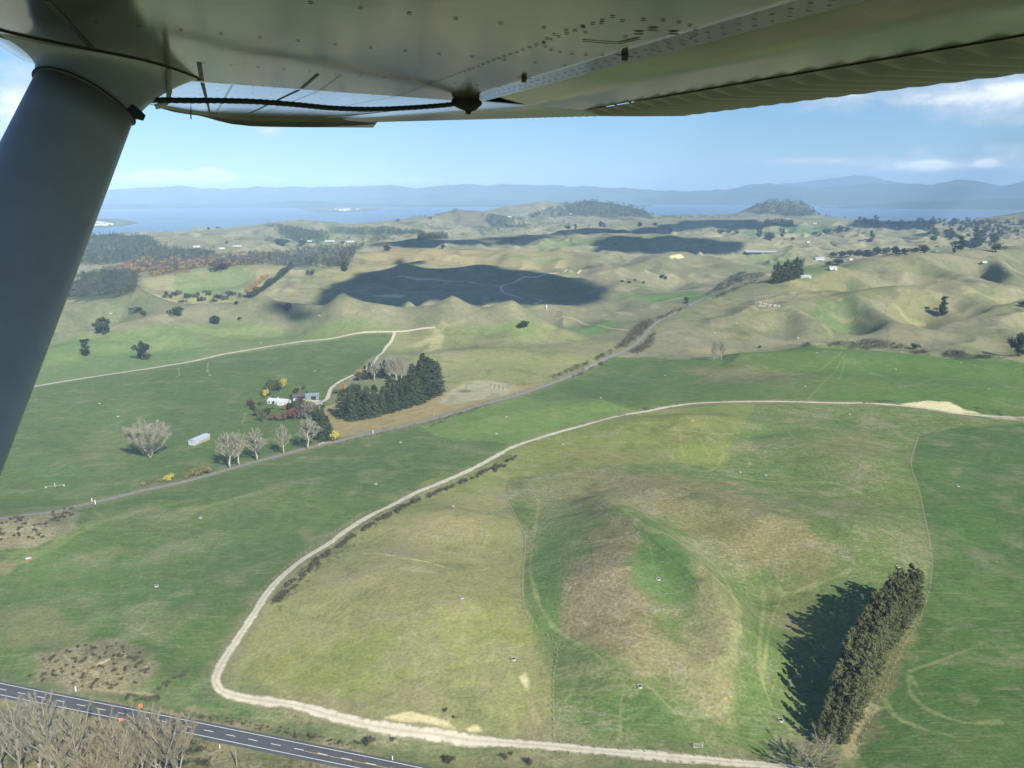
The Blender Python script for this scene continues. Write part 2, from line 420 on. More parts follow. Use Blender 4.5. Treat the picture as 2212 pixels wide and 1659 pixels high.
def smooth_line(w_, step):
    w_ = np.asarray(w_, float)
    P = np.vstack([2 * w_[0] - w_[1], w_, 2 * w_[-1] - w_[-2]]); out = []
    for i in range(1, len(P) - 2):
        a, b, c, d = P[i - 1:i + 3]; n = max(2, int(np.linalg.norm(c[:2] - b[:2]) / step))
        for t in np.arange(n) / n:
            out.append(.5 * (2 * b + (c - a) * t + (2 * a - 5 * b + 4 * c - d) * t * t + (3 * b - a - 3 * c + d) * t ** 3))
    out.append(w_[-1]); return np.array(out)
def streak(pts, wid, col, f=.7, soft=.6, rag=0.0):
    g_ = G(*pts); ds = float(np.median(np.linalg.norm(np.diff(g_[:, :2], axis=0), axis=1)))
    w_ = smooth_line(g_, max(4, ds / 4))
    s = box_sel(w_, wid * 2 + 2); 
    d = dist_line(PX[s], PY[s], w_)
    k = 1 - sstep(d + rag * wid * 2 * n_sml[s], wid * (.5 - soft * .4), wid * (.5 + soft * .5))
    mixc(s, col, k * f)

T1 = [(2330, 909), (2212, 903), (2090, 896), (1990, 881), (1900, 873), (1820, 871), (1700, 868), (1600, 868), (1500, 872), (1440, 880), (1390, 890), (1300, 908), (1220, 930),
      (1170, 945), (1110, 965), (1060, 992), (1010, 1018), (950, 1044), (900, 1064), (850, 1090), (800, 1114), (750, 1145), (710, 1175), (660, 1205), (610, 1245), (575, 1285),
      (550, 1325), (520, 1370), (490, 1415), (473, 1445), (465, 1470), (476, 1490), (505, 1503), (560, 1513), (640, 1524), (720, 1547), (790, 1565), (880, 1580), (960, 1590),
      (1070, 1603), (1180, 1611), (1300, 1623), (1450, 1636), (1560, 1645), (1680, 1656), (1900, 1680)]
T2 = [(-60, 856), (75, 835), (250, 807), (380, 787), (480, 766), (600, 746), (740, 727), (850, 717), (905, 711), (940, 708)]
T3 = [(853, 718), (845, 738), (830, 757), (810, 780), (790, 797), (760, 812), (735, 824), (716, 838), (711, 850), (706, 862), (697, 868)]
R1 = [(-80, 1134), (80, 1110), (170, 1093), (210, 1084), (300, 1062), (400, 1040), (500, 1012), (600, 985), (690, 962), (750, 948), (800, 936), (840, 928), (900, 914), (960, 899), (1040, 875), (1120, 853),
      (1200, 825), (1260, 800), (1320, 770), (1370, 745), (1398, 716), (1420, 695), (1450, 680), (1490, 660), (1530, 640), (1580, 619), (1640, 597), (1665, 588)]
FENCE1 = [(1090, 1065), (1125, 1140), (1135, 1165), (1132, 1310), (1200, 1392), (1195, 1470), (1197, 1606)]

# --- paddocks
paddock([(-90, 1140), (-60, 850), (75, 835), (250, 807), (480, 766), (740, 727), (853, 718), (830, 757), (760, 812), (716, 838), (700, 870), (735, 945), (690, 962), (500, 1012), (300, 1062), (170, 1093)], GRN, 1, 1, .5)
paddock([(330, 815), (480, 768), (740, 728), (852, 720), (830, 757), (760, 812), (716, 838), (700, 870), (735, 945), (690, 962), (560, 995), (350, 1050), (330, 930)], GRN * .88, .8, 6, .4)
paddock([(-60, 850), (75, 835), (250, 807), (480, 766), (740, 727), (850, 717), (870, 708), (700, 697), (500, 695), (300, 712), (130, 735), (60, 780)], (.145, .215, .085), .85, 14, .5, 6)
paddock([(500, 697), (700, 700), (850, 716), (600, 745), (480, 766), (440, 772), (470, 735)], (.155, .20, .085), .8, 5, .5, 5)
paddock([(60, 790), (130, 745), (250, 760), (400, 745), (440, 760), (250, 805), (75, 833)], LGT, .6, 10, .4, 8)
paddock([(853, 719), (960, 706), (1100, 705), (1200, 706), (1340, 735), (1370, 745), (1320, 770), (1200, 825), (1130, 830), (1050, 825), (960, 845), (930, 800), (870, 770), (820, 775)], (.225, .235, .105), .9, 5, .8, 3)
patch(1080, 720, 120, 14, LGT, .6); patch(1000, 745, 150, 22, OLV, .5); patch(960, 760, 70, 14, PALE, .5); patch(1230, 750, 110, 20, TAN, .6); patch(1270, 710, 70, 12, LGT * .9, .8)
patch(1090, 790, 120, 12, (.19, .22, .09), .6)
paddock([(735, 945), (704, 900), (700, 880), (750, 860), (960, 848), (1050, 822), (1130, 832), (1205, 823), (1040, 875), (960, 899), (900, 914), (800, 936)], (.30, .235, .125), 1, 1.5, .6)
paddock([(945, 868), (1000, 828), (1035, 821), (1075, 824), (1120, 840), (1085, 856), (1020, 868), (960, 874)], (.36, .345, .275), .85, 4, .6, 3)
streak([(980, 843), (1005, 828), (1050, 823), (1100, 834), (1135, 842)], 4, PALE * 1.25, .8, .6, .5)
streak([(745, 925), (830, 908), (900, 890), (960, 872)], 3, (.33, .30, .2), .6); streak([(820, 905), (900, 884), (975, 868)], 2, (.2, .17, .1), .6)
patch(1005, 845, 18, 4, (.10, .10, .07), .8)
paddock([(905, 926), (960, 901), (1040, 878), (1120, 856), (1180, 866), (1250, 862), (1300, 863), (1340, 880), (1390, 889), (1300, 906), (1220, 928), (1110, 963), (1070, 952), (1000, 953), (940, 940)], (.135, .205, .066), 1, 1.2, .35)
paddock([(1120, 854), (1200, 826), (1320, 771), (1400, 770), (1550, 776), (1580, 759), (1700, 755), (1840, 752), (2000, 765), (2240, 790), (2330, 906), (2212, 900), (2090, 892), (1900, 869), (1600, 864), (1440, 877), (1390, 888), (1340, 880), (1300, 862), (1250, 860), (1180, 865)], GRN, 1, 1.2, .35)
paddock([(1200, 828), (1330, 772), (1460, 776), (1380, 880), (1300, 862), (1250, 858)], DRK * 1.1, .6, 10, .3)
paddock([(1745, 862), (1835, 760), (2000, 766), (2240, 790), (2330, 906), (2090, 892), (1900, 868)], (.088, .165, .05), .8, 3, .4)
patch(1600, 815, 130, 20, BRN, .5, .9, wild=.9); patch(1570, 800, 90, 14, BRN, .3, .9); patch(1780, 830, 160, 22, OLV, .28, .9)
paddock([(-90, 1140), (80, 1113), (300, 1066), (690, 966), (900, 918), (940, 940), (1000, 953), (1070, 952), (1105, 964), (1010, 1014), (850, 1085), (700, 1175), (600, 1245), (540, 1325), (470, 1440), (440, 1490), (200, 1470), (-90, 1440)], GRN * .92, 1, 1.5, .6)
patch(800, 1010, 260, 45, DRK * 1.15, .55, .9); patch(180, 1250, 200, 70, (.10, .175, .06), .6, .9); patch(330, 1300, 160, 60, (.075, .15, .05), .5, .9)
patch(520, 1180, 200, 40, DRK * 1.3, .5, .9); patch(390, 1330, 90, 26, OLV, .5, 1.0, -.5, .9); patch(340, 1330, 60, 40, (.17, .19, .1), .45, 1.1, 0, .9)
patch(60, 1350, 110, 50, (.19, .185, .10), .65, .7); patch(420, 1110, 200, 18, OLV, .35, 1, -.2); patch(250, 1190, 60, 20, OLV, .5, 1.1)
for q in ([(20, 1205), (200, 1130), (330, 1098), (430, 1078)], [(390, 1105), (480, 1085), (560, 1062)], [(0, 1230), (90, 1190), (190, 1140)]): streak(q, 5, (.175, .215, .085), .55, 1, .4)
# the yellow green paddock and the dry hill paddock between track and fence
paddock([(1170, 947), (1300, 911), (1390, 893), (1440, 883), (1600, 871), (1632, 876), (1590, 950), (1562, 1020), (1480, 1000), (1310, 1005), (1100, 1032), (1062, 1000), (1112, 968)], (.180, .215, .062), 1, 1.5, .7)
patch(1500, 905, 110, 20, (.165, .165, .07), .55, .8); patch(1450, 985, 120, 28, (.185, .235, .06), .6, .8); patch(1330, 990, 130, 26, (.20, .195, .09), .7, .8)
paddock([(1062, 1000), (1100, 1032), (1090, 1065)] + FENCE1[1:] + [(1070, 1600), (960, 1588), (790, 1562), (720, 1545), (505, 1500), (478, 1488), (467, 1468), (550, 1328), (612, 1248), (712, 1178), (850, 1093), (950, 1047)], (.255, .255, .118), 1, 1.5, .7)
patch(960, 1130, 150, 60, (.29, .255, .14), .75, .8, -.3); patch(800, 1240, 150, 40, (.285, .255, .14), .7, .9); patch(720, 1320, 130, 60, (.255, .225, .115), .5, .9); patch(1000, 1250, 80, 60, (.29, .265, .14), .45, .9)
patch(640, 1440, 120, 60, YEL, .65, .9); patch(900, 1400, 190, 70, (.20, .225, .075), .65, .9); patch(1080, 1330, 70, 50, YEL, .6, .9); patch(1130, 1370, 60, 28, YEL * 1.08, .7, .8); patch(760, 1440, 140, 60, (.19, .215, .07), .55, 1)
patch(1000, 1040, 90, 22, (.165, .215, .066), .8, .8); patch(900, 1090, 70, 22, (.185, .22, .075), .6); patch(1090, 1180, 40, 70, (.21, .22, .085), .5)
patch(920, 1500, 90, 36, (.28, .25, .15), .75, .8); patch(1060, 1490, 60, 40, (.26, .24, .14), .6, .9); patch(1150, 1560, 40, 50, (.20, .19, .07), .6); patch(690, 1520, 90, 18, (.20, .17, .085), .5, .9)
streak([(790, 1195), (830, 1197), (880, 1207), (930, 1215), (960, 1226)], 1.3, (.55, .47, .3), .9, .8, .7); streak([(930, 1215), (965, 1235), (985, 1262)], 1.6, (.27, .27, .11), .6)
streak([(870, 1228), (905, 1232), (930, 1238)], 3, (.42, .39, .26), .5, 1, 1.2)
# right hand paddocks
RIGHT = [(1632, 876), (1900, 877), (2090, 900), (2330, 912), (2600, 1000), (2600, 1700), (1900, 1680), (1560, 1644), (1300, 1621), (1197, 1609)] + FENCE1[::-1] + [(1100, 1032), (1310, 1005), (1480, 1000), (1562, 1020), (1590, 950)]
paddock(RIGHT, (.120, .170, .060), 1, 1.5, .8)
patch(1340, 1060, 260, 45, (.215, .19, .10), .8, .6, .08, .95); patch(1560, 1090, 200, 60, (.205, .185, .095), .75, .7, .35, .95); patch(1720, 1190, 150, 62, (.215, .195, .10), .75, .7, .3, .95)
patch(1190, 1080, 80, 60, (.15, .18, .075), .6); patch(1660, 1030, 120, 22, (.10, .17, .055), .7); patch(1830, 960, 90, 30, (.20, .185, .10), .55, .9); patch(1840, 1100, 90, 50, (.15, .165, .07), .5, .9)
patch(1700, 930, 110, 26, (.10, .165, .05), .6); patch(1900, 920, 120, 20, (.09, .155, .048), .7)
patch(1310, 1290, 130, 150, (.215, .18, .105), .95, .45, 0, 1.0); patch(1330, 1170, 70, 60, (.195, .165, .095), .85, .6, 0, 1.0); patch(1540, 1320, 65, 110, (.275, .25, .145), .85, .6, -.1, 1.0); patch(1440, 1420, 130, 40, (.25, .23, .13), .8, .7, -.25, 1.0)
patch(1420, 1200, 60, 90, (.095, .18, .06), .9, .6, -.45, .6); patch(1480, 1280, 36, 70, (.105, .185, .062), .7, .7, -.3, .6); patch(1180, 1260, 36, 130, (.095, .175, .058), .85, .5, 0, .6); patch(1260, 1410, 100, 30, (.10, .175, .058), .7, .7, .4)
patch(1640, 1270, 70, 40, (.12, .18, .065), .6); patch(1660, 1420, 60, 160, (.105, .165, .055), .7, .7); patch(1350, 1540, 150, 60, (.088, .155, .05), .8, .7); patch(1290, 1470, 80, 40, (.12, .17, .062), .6)
patch(1720, 1330, 70, 60, (.175, .175, .075), .6, .7); patch(1480, 1490, 60, 26, (.19, .19, .10), .55, .9); patch(1260, 1445, 50, 16, (.24, .225, .125), .7, .7); patch(1850, 1180, 70, 40, (.13, .175, .07), .5)
paddock([(1985, 940), (2060, 925), (2212, 915), (2600, 1000), (2600, 1700), (1880, 1680), (1845, 1610), (1900, 1500), (2000, 1320), (2012, 1200), (1990, 1080), (1968, 1000)], (.070, .130, .046), 1, 1.5, .6)
patch(2150, 1280, 130, 60, (.088, .16, .052), .7, .9); patch(2120, 1420, 160, 70, (.078, .15, .046), .6, .9); patch(2080, 1490, 90, 60, (.055, .125, .036), .6); patch(2130, 1600, 130, 60, (.095, .15, .055), .6, .9); patch(2100, 1130, 70, 60, (.07, .15, .045), .6)
patch(2060, 1010, 90, 40, (.08, .15, .045), .5, .9)
paddock([(1838, 1650), (1850, 1560), (1905, 1440), (1950, 1350), (1990, 1330), (1965, 1410), (1905, 1530), (1870, 1620)], (.20, .175, .095), .8, 3, .8, 2)
streak([(1832, 1630), (1850, 1580), (1872, 1545), (1880, 1530)], 4, (.42, .35, .23), .9, .8, .6)
# mown lines, stock tracks, fence lines
ML = (.31, .33, .165)
for q, wd in (([(1228, 955), (1240, 962), (1300, 956), (1400, 955), (1430, 962), (1450, 985), (1480, 1008), (1520, 1018), (1548, 1010), (1562, 980), (1558, 962), (1530, 945)], 1.6), ([(1470, 940), (1472, 970), (1480, 985)], 1.3),
              ([(1510, 945), (1530, 980), (1532, 992)], 1.2), ([(1290, 935), (1380, 915), (1440, 915), (1480, 945)], 1.2), ([(1230, 945), (1300, 940), (1370, 930)], 1.2), ([(1420, 925), (1480, 930), (1560, 938), (1600, 933)], 1.2),
              ([(1565, 1012), (1580, 1028), (1640, 1038), (1720, 1042), (1790, 1042), (1850, 1060), (1900, 1090)], 1.5), ([(1565, 1018), (1580, 1012), (1640, 1016)], 1.2), ([(1615, 985), (1620, 1000), (1614, 1010)], 1.2),
              ([(1695, 920), (1710, 940), (1720, 950)], 1.1), ([(1310, 1075), (1360, 1110), (1420, 1150), (1500, 1190), (1560, 1240), (1590, 1300), (1594, 1360), (1570, 1420), (1530, 1450)], 2.2),
              ([(1330, 1070), (1400, 1115), (1480, 1165), (1560, 1210), (1640, 1255), (1690, 1280)], 1.6), ([(1165, 1080), (1155, 1150), (1145, 1230), (1158, 1290), (1190, 1350), (1240, 1385), (1290, 1400)], 1.1), ([(1150, 1250), (1170, 1310), (1215, 1370), (1290, 1415), (1310, 1440)], .9),
              ([(1640, 1230), (1650, 1300), (1640, 1400), (1650, 1480), (1690, 1560), (1740, 1590)], 1.2), ([(1690, 1290), (1670, 1330), (1655, 1400), (1648, 1470)], .9), ([(1690, 1285), (1760, 1265), (1850, 1225), (1860, 1210)], 2.0), ([(1990, 1500), (1965, 1460), (1965, 1490), (2000, 1530), (2080, 1560), (2160, 1560)], 1.4),
              ([(1910, 1510), (1930, 1545), (1980, 1570), (2060, 1590)], 1.3), ([(1965, 1450), (2050, 1420), (2120, 1390)], 1.0), ([(1340, 1600), (1345, 1500), (1390, 1480), (1420, 1500), (1460, 1540), (1520, 1550)], .9), ([(1200, 1600), (1210, 1540), (1230, 1500)], .8)):
    streak(q, wd * 1.2, ML, .42, 1, .5)
for q in ([(1125, 1445), (1135, 1490), (1150, 1540), (1175, 1600)], [(1135, 1470), (1150, 1520), (1180, 1590)]): streak(q, 1.0, (.33, .29, .16), .7, .8, .6)
for q in ([(60, 1460), (130, 1410), (200, 1370)], [(530, 760), (500, 705)], [(385, 790), (395, 800)], [(1080, 830), (1195, 865)]): streak(q, 1.2, (.2, .21, .12), .5, 1)
for q in ([(1745, 862), (1790, 815), (1825, 765)], [(1812, 820), (1826, 775)], [(1770, 800), (1815, 765)]): streak(q, 2.4, (.165, .205, .08), .6)
for q in ([(1600, 870), (1625, 885), (1590, 950), (1562, 1020)], FENCE1, [(1985, 940), (1968, 1000), (1990, 1080), (2012, 1200), (2008, 1260)], [(905, 926), (940, 940), (1000, 953), (1070, 952), (1100, 960)]): streak(q, 1.0, (.21, .22, .11), .55)
streak([(450, 783), (448, 800), (455, 812)], 1.6, (.3, .3, .2), .6, 1, .6); streak([(530, 893), (527, 905), (522, 915)], 1.8, (.3, .3, .2), .6, 1, .6); streak([(385, 795), (388, 808), (382, 815)], 2.2, (.25, .25, .15), .6)
streak([(480, 802), (560, 806), (600, 800)], 2.2, (.18, .22, .12), .4)
# left paddock dry patches
patch(230, 960, 70, 30, (.16, .185, .085), .6, .9); patch(200, 905, 90, 26, (.11, .175, .06), .6, .9); patch(300, 880, 50, 26, (.13, .18, .07), .4, .9); patch(120, 1010, 90, 30, (.09, .165, .055), .6); patch(205, 982, 40, 22, (.19, .19, .10), .5, .9)
patch(420, 850, 150, 40, DRK * 1.15, .4, .9); patch(640, 790, 120, 30, DRK * 1.2, .5, .8); patch(100, 960, 60, 10, DRK, .5)
# scrubby mounds, verges, yard
paddock([(60, 1478), (80, 1420), (170, 1385), (250, 1382), (330, 1412), (340, 1440), (300, 1490), (200, 1500)], (.20, .175, .12), .95, 3, .9, 2.5)
paddock([(-90, 1200), (-90, 1125), (60, 1112), (150, 1106), (178, 1110), (150, 1150), (80, 1178)], (.225, .195, .135), .95, 2.5, .9, 2)
paddock([(-60, 1235), (0, 1215), (30, 1222), (0, 1245)], (.27, .21, .13), .8, 2, .9, 2)
streak([(215, 1435), (245, 1421), (262, 1416)], 1.8, EARTH, .95, .6, .8); streak([(198, 1452), (210, 1455)], 1.2, (.4, .33, .22), .8)
paddock([(-160, 1440), (0, 1468), (150, 1500), (270, 1520), (400, 1545), (560, 1560), (700, 1580), (760, 1610), (900, 1655), (860, 1672), (740, 1636), (500, 1583), (330, 1548), (0, 1480), (-160, 1448)], (.235, .20, .12), .85, 2, .95, 2)
paddock([(-200, 1465), (0, 1508), (330, 1575), (740, 1657), (960, 1700), (900, 1900), (-200, 1900)], (.20, .175, .095), .95, 1.5, 1.0, 1.2)
patch(330, 1610, 90, 20, (.13, .14, .06), .6, 1); patch(560, 1640, 90, 22, (.15, .15, .065), .6, 1); patch(150, 1545, 140, 14, (.22, .2, .12), .6, 1)
patch(450, 1535, 40, 12, (.33, .28, .18), .7, 1); patch(620, 1553, 80, 8, (.38, .32, .21), .6, 1); patch(320, 1545, 60, 8, (.33, .27, .17), .6, 1)
paddock([(380, 1500), (440, 1465), (470, 1490), (500, 1508), (640, 1530), (780, 1575), (930, 1598), (1180, 1620), (1300, 1640), (1200, 1665), (900, 1640), (760, 1600), (560, 1556), (420, 1535)], (.095, .165, .055), .8, 3, .9, 2)
patch(1120, 1640, 180, 14, (.2, .18, .1), .7, 1); patch(900, 1615, 90, 12, (.085, .15, .05), .6, 1)
streak([(-60, 1424), (60, 1412), (120, 1400)], 1.4, (.3, .26, .18), .5, 1, .5); streak([(165, 1480), (240, 1492), (330, 1500)], 1.4, (.33, .28, .18), .7, 1, .5)
streak(T1[2:-1], 11, (.20, .19, .115), .75, 1, .35); streak(R1, 13, (.19, .175, .105), .7, 1, .3); streak(T2, 12, (.2, .2, .11), .5, 1, .3)
streak([(930, 709), (965, 703), (990, 697), (1015, 686)], 5, (.30, .28, .18), .7, 1, .5)
# bare earth cuttings
def scar(pts, col=EARTH, f=1.0, soft=.8, rag=.5): paddock(pts, col, f, soft, .3, rag)
scar([(832, 1550), (865, 1541), (890, 1537), (925, 1545), (968, 1562), (940, 1566), (880, 1560)], (.58, .50, .34)); scar([(940, 1557), (975, 1566), (985, 1574), (955, 1570)], (.48, .4, .27), .7)
scar([(1005, 1575), (1030, 1565), (1040, 1578), (1015, 1582)], (.6, .53, .36), .9); scar([(1120, 1462), (1135, 1452), (1144, 1470), (1140, 1490), (1128, 1478)], (.55, .49, .34), 1)
scar([(1945, 873), (2000, 866), (2050, 868), (2085, 885), (2120, 893), (2060, 893), (2010, 885)], (.62, .55, .39), 1, 1, .8); scar([(2090, 892), (2150, 898), (2300, 906), (2300, 915), (2150, 905)], (.45, .4, .29), .8, 1.5, 1)
scar([(1445, 553), (1470, 548), (1478, 556), (1450, 560)], (.66, .54, .36)); scar([(795, 640), (830, 636), (880, 638), (840, 643)], (.62, .55, .42), .9); scar([(948, 703), (958, 692), (970, 703)], (.42, .35, .24), .6, 2)
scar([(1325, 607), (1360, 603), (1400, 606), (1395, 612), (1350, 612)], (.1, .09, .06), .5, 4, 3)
for k in range(26):                                                  # slips and bare scrapes scattered over the dry hills
    cx = 700 + 1450 * random.random(); cy = 590 + 120 * random.random()
    patch(cx, cy, 8 + 14 * random.random(), 2 + 2 * random.random(), PALE * 1.15, .5, 1.2)
patch(905, 745, 40, 7, PALE * 1.3, .7, 1.4, -.3); patch(930, 757, 26, 4, PALE * 1.3, .7, 1.4, -.3)
# --- the dry hills beyond
paddock([(780, 548), (900, 538), (1180, 543), (1240, 548), (1230, 575), (1000, 575), (860, 570), (790, 570)], (.30, .25, .15), .8, 8, .5)
paddock([(560, 638), (640, 605), (770, 556), (790, 585), (720, 640), (600, 640)], (.30, .27, .155), .7, 10, .6)
paddock([(290, 640), (300, 605), (400, 583), (600, 574), (620, 580), (560, 635), (400, 634)], (.285, .255, .15), .7, 10, .6)
patch(490, 576, 60, 6, (.13, .2, .08), .7); patch(400, 580, 40, 5, (.12, .19, .08), .7); patch(460, 625, 40, 8, (.15, .21, .09), .7)
patch(1440, 645, 110, 8, (.10, .20, .065), .85, .6); patch(1270, 708, 70, 9, (.10, .2, .065), .8, .6); patch(1490, 680, 30, 12, (.10, .19, .06), .8); patch(1160, 560, 90, 10, (.16, .2, .1), .6)
patch(1380, 520, 120, 14, (.16, .21, .085), .85, .6); patch(1250, 525, 100, 10, (.15, .2, .085), .8, .6); patch(1500, 540, 80, 8, (.17, .21, .1), .5); patch(1690, 555, 80, 8, (.15, .2, .09), .6); patch(1640, 503, 40, 8, (.08, .15, .055), .9, .4); patch(1750, 495, 90, 10, (.08, .155, .06), .9, .4)
patch(1780, 575, 60, 12, (.11, .17, .075), .8, .5); patch(1700, 570, 50, 6, (.12, .2, .08), .8, .5); patch(900, 525, 60, 6, (.13, .19, .08), .7)
paddock([(1480, 700), (1490, 672), (1580, 642), (1630, 655), (1680, 664), (1670, 700), (1650, 728), (1560, 735)], (.165, .165, .095), .85, 5, .9)
paddock([(1790, 645), (1860, 616), (1960, 618), (1890, 648), (1800, 652)], (.15, .165, .085), .8, 6, .7)
paddock([(1700, 605), (1860, 585), (1900, 600), (1830, 615), (1790, 645), (1750, 650)], (.285, .24, .15), .6, 8, .5)
patch(1990, 590, 90, 14, (.17, .18, .095), .7, .6); patch(1540, 760, 60, 8, (.30, .26, .16), .7); patch(1980, 680, 60, 24, (.2, .2, .1), .5)
for q in ([(1690, 655), (1760, 630), (1840, 612)], [(1520, 655), (1600, 625), (1690, 622)], [(1915, 650), (1913, 690), (1918, 740)], [(1555, 715), (1600, 722), (1680, 662)], [(1780, 634), (1800, 645), (1830, 640), (1880, 622)]): streak(q, 3, (.15, .15, .085), .55)
for q in ([(1760, 625), (1790, 640), (1815, 647)], [(1700, 665), (1760, 690), (1800, 728)], [(1900, 640), (1960, 690), (2000, 700)], [(1800, 680), (1850, 690), (1900, 700)], [(2060, 655), (2130, 640), (2212, 645)], [(1590, 660), (1640, 670), (1676, 663)]): streak(q, 5, PALE * 1.08, .7, 1, .5)
streak([(960, 612), (1020, 618), (1085, 622)], 5, (.42, .37, .26), .8); streak([(850, 597), (960, 606), (1040, 614), (1083, 622)], 4, (.33, .29, .2), .6)
paddock([(1690, 640), (1700, 622), (1690, 600), (1720, 598), (1740, 620)], (.27, .24, .14), .4, 6)
# woodland floors
WOODS = {
 'pine': [(60, 560), (60, 515), (200, 503), (330, 512), (345, 530), (470, 545), (440, 560), (300, 562), (200, 575)],
 'dark': [(60, 625), (190, 590), (260, 578), (300, 585), (300, 605), (285, 636), (140, 645)],
 'grey': [(440, 572), (580, 552), (700, 535), (790, 530), (770, 545), (750, 582), (640, 578), (600, 574)],
 'gold': [(240, 580), (310, 560), (440, 555), (560, 545), (600, 545), (560, 572), (440, 577), (330, 597)],
 'slope': [(575, 486), (640, 490), (705, 500), (712, 515), (640, 523), (605, 505)],
 'block': [(710, 490), (780, 492), (910, 497), (920, 507), (780, 507), (712, 503)],
 'headland': [(1130, 470), (1230, 440), (1275, 434), (1340, 441), (1392, 453), (1415, 470), (1330, 470), (1250, 466)],
 'tabletop': [(1612, 456), (1645, 438), (1680, 430), (1735, 431), (1757, 444), (1775, 468), (1700, 468), (1660, 452)],
 'north': [(1040, 468), (1130, 470), (1140, 493), (1060, 490)],
 'spur': [(975, 462), (1030, 454), (1050, 470), (1045, 494), (1000, 490)],
}
for k_, c_ in (('pine', (.035, .055, .03)), ('dark', (.03, .042, .025)), ('grey', (.07, .075, .055)), ('gold', (.12, .085, .045)), ('slope', (.03, .06, .03)), ('block', (.035, .055, .03)), ('headland', (.04, .055, .032)), ('tabletop', (.03, .045, .025)), ('north', (.045, .06, .035)), ('spur', (.16, .14, .11))):
    paddock(WOODS[k_], c_, .95, 12, .6, 8)
for k in range(70):                                                  # hedges, gullies and copses of the far farmland
    cx = 300 + 1900 * random.random(); cy = 472 + 45 * random.random()
    patch(cx, cy, 8 + 26 * random.random(), 1.5 + 2.5 * random.random(), random.choice([BUSH, BUSH * 1.3, (.12, .17, .07), (.33, .3, .2), (.36, .32, .22)]), .75, 1.0)
scar([(775, 468), (640, 468), (620, 468), (600, 470), (560, 488), (505, 490), (520, 484)], (.35, .33, .22), .2, 20, 10)

# ground sheet: the surveyed sector plus a coarser rest of the circle
nr = len(RAD)
rest = np.radians(np.linspace(38, 322, 72)); rest_r = RAD[::8]; rest_r = np.append(rest_r[rest_r < 8100], RAD[-1])
A2, R2 = np.meshgrid(rest, rest_r, indexing='ij'); X2, Y2 = np.sin(A2) * R2, np.cos(A2) * R2; Z2 = terrain(X2, Y2)
X2[[0, -1]] *= 1; V1 = np.stack([GX, GY, GZ], -1).reshape(-1, 3); V2 = np.stack([X2, Y2, Z2 - .3], -1).reshape(-1, 3)
def grid_quads(n, m, off=0):
    i = np.arange(n * m).reshape(n, m) + off
    return np.stack([i[:-1, :-1], i[:-1, 1:], i[1:, 1:], i[1:, :-1]], -1).reshape(-1, 4)
ground_mat = bpy.data.materials.new('pasture'); ground_mat.use_nodes = True
gt = NT(ground_mat.node_tree); gb = gt.n['Principled BSDF']
at = gt.new('ShaderNodeAttribute', attribute_name='cover')
pos = gt.new('ShaderNodeNewGeometry').outputs['Position']
c0 = at.outputs['Color']; wv = at.outputs['Alpha']
m1 = gt.noise(pos, 1 / 34, 5, .62, .6); m2 = gt.noise(pos, 1 / 7.5, 4, .65, .4); m3 = gt.noise(pos, 1 / 1.6, 3, .7)
st = gt.noise(gt.mapping(pos, scale=(.55, .10, .1), rot=(0, 0, .5)), 1.0, 4, .65, 1.2)
st2 = gt.noise(gt.mapping(pos, scale=(.06, .5, .1), rot=(0, 0, -.25)), 1.0, 4, .65, 1.5)
c1 = gt.mix(gt.math('MULTIPLY', gt.step(m1, .50, .68), gt.math('MULTIPLY', wv, .7)), c0, (.235, .215, .125, 1))
c1 = gt.mix(gt.math('MULTIPLY', gt.step(m1, .48, .32), gt.math('MULTIPLY', wv, .55)), c1, (.062, .105, .042, 1))
c1 = gt.mix(gt.math('MULTIPLY', gt.step(st2, .50, .66), gt.math('MULTIPLY', wv, .55)), c1, (.26, .235, .15, 1))
c1 = gt.mix(gt.math('MULTIPLY', gt.step(st, .52, .70), gt.math('MULTIPLY', wv, .32)), c1, (.12, .12, .06, 1))
szp = gt.new('ShaderNodeSeparateXYZ'); gt.l.new(pos, szp.inputs[0])
ter = gt.math('FRACT', gt.math('ADD', gt.math('MULTIPLY', szp.outputs[2], .85), gt.math('MULTIPLY', gt.noise(gt.mapping(pos, loc=(5, 90, 0)), 1 / 9, 4, .65), 5.0)))
ter = gt.math('MULTIPLY', gt.step(gt.math('ABSOLUTE', gt.math('SUBTRACT', ter, .5)), .08, .20, 1, 0), gt.math('MULTIPLY', gt.step(wv, .55, .95), gt.step(m1, .36, .6)))
c1 = gt.mix(gt.math('MULTIPLY', ter, .5), c1, (.33, .30, .20, 1))
tuft = gt.math('MULTIPLY', gt.step(gt.noise(pos, 1 / 1.1, 2, .6), .54, .68), gt.math('MULTIPLY', wv, gt.step(m2, .42, .6)))
c1 = gt.mix(gt.math('MULTIPLY', tuft, .45), c1, (.085, .085, .045, 1))
speck = gt.math('MULTIPLY', gt.step(gt.noise(gt.mapping(pos, loc=(31, 7, 0)), 1 / 1.4, 2, .6), .60, .72), gt.math('MULTIPLY', wv, gt.step(m1, .45, .62)))
c1 = gt.mix(gt.math('MULTIPLY', speck, .5), c1, (.36, .33, .23, 1))
val = gt.math('ADD', gt.math('MULTIPLY', m2, .8), gt.math('ADD', gt.math('MULTIPLY', m3, gt.math('ADD', gt.math('MULTIPLY', wv, .9), .5)), gt.math('SUBTRACT', .38, gt.math('MULTIPLY', wv, .45))))
hs = gt.new('ShaderNodeHueSaturation'); gt.l.new(c1, hs.inputs['Color']); gt.l.new(val, hs.inputs['Value'])
gt.l.new(hs.outputs[0], gb.inputs['Base Color'])
gb.inputs['Roughness'].default_value = 1.0; gb.inputs['Specular IOR Level'].default_value = 0.05
bh = gt.math('ADD', gt.math('MULTIPLY', m2, .9), gt.math('ADD', gt.math('MULTIPLY', m3, .35), gt.math('MULTIPLY', m1, 2.2)))
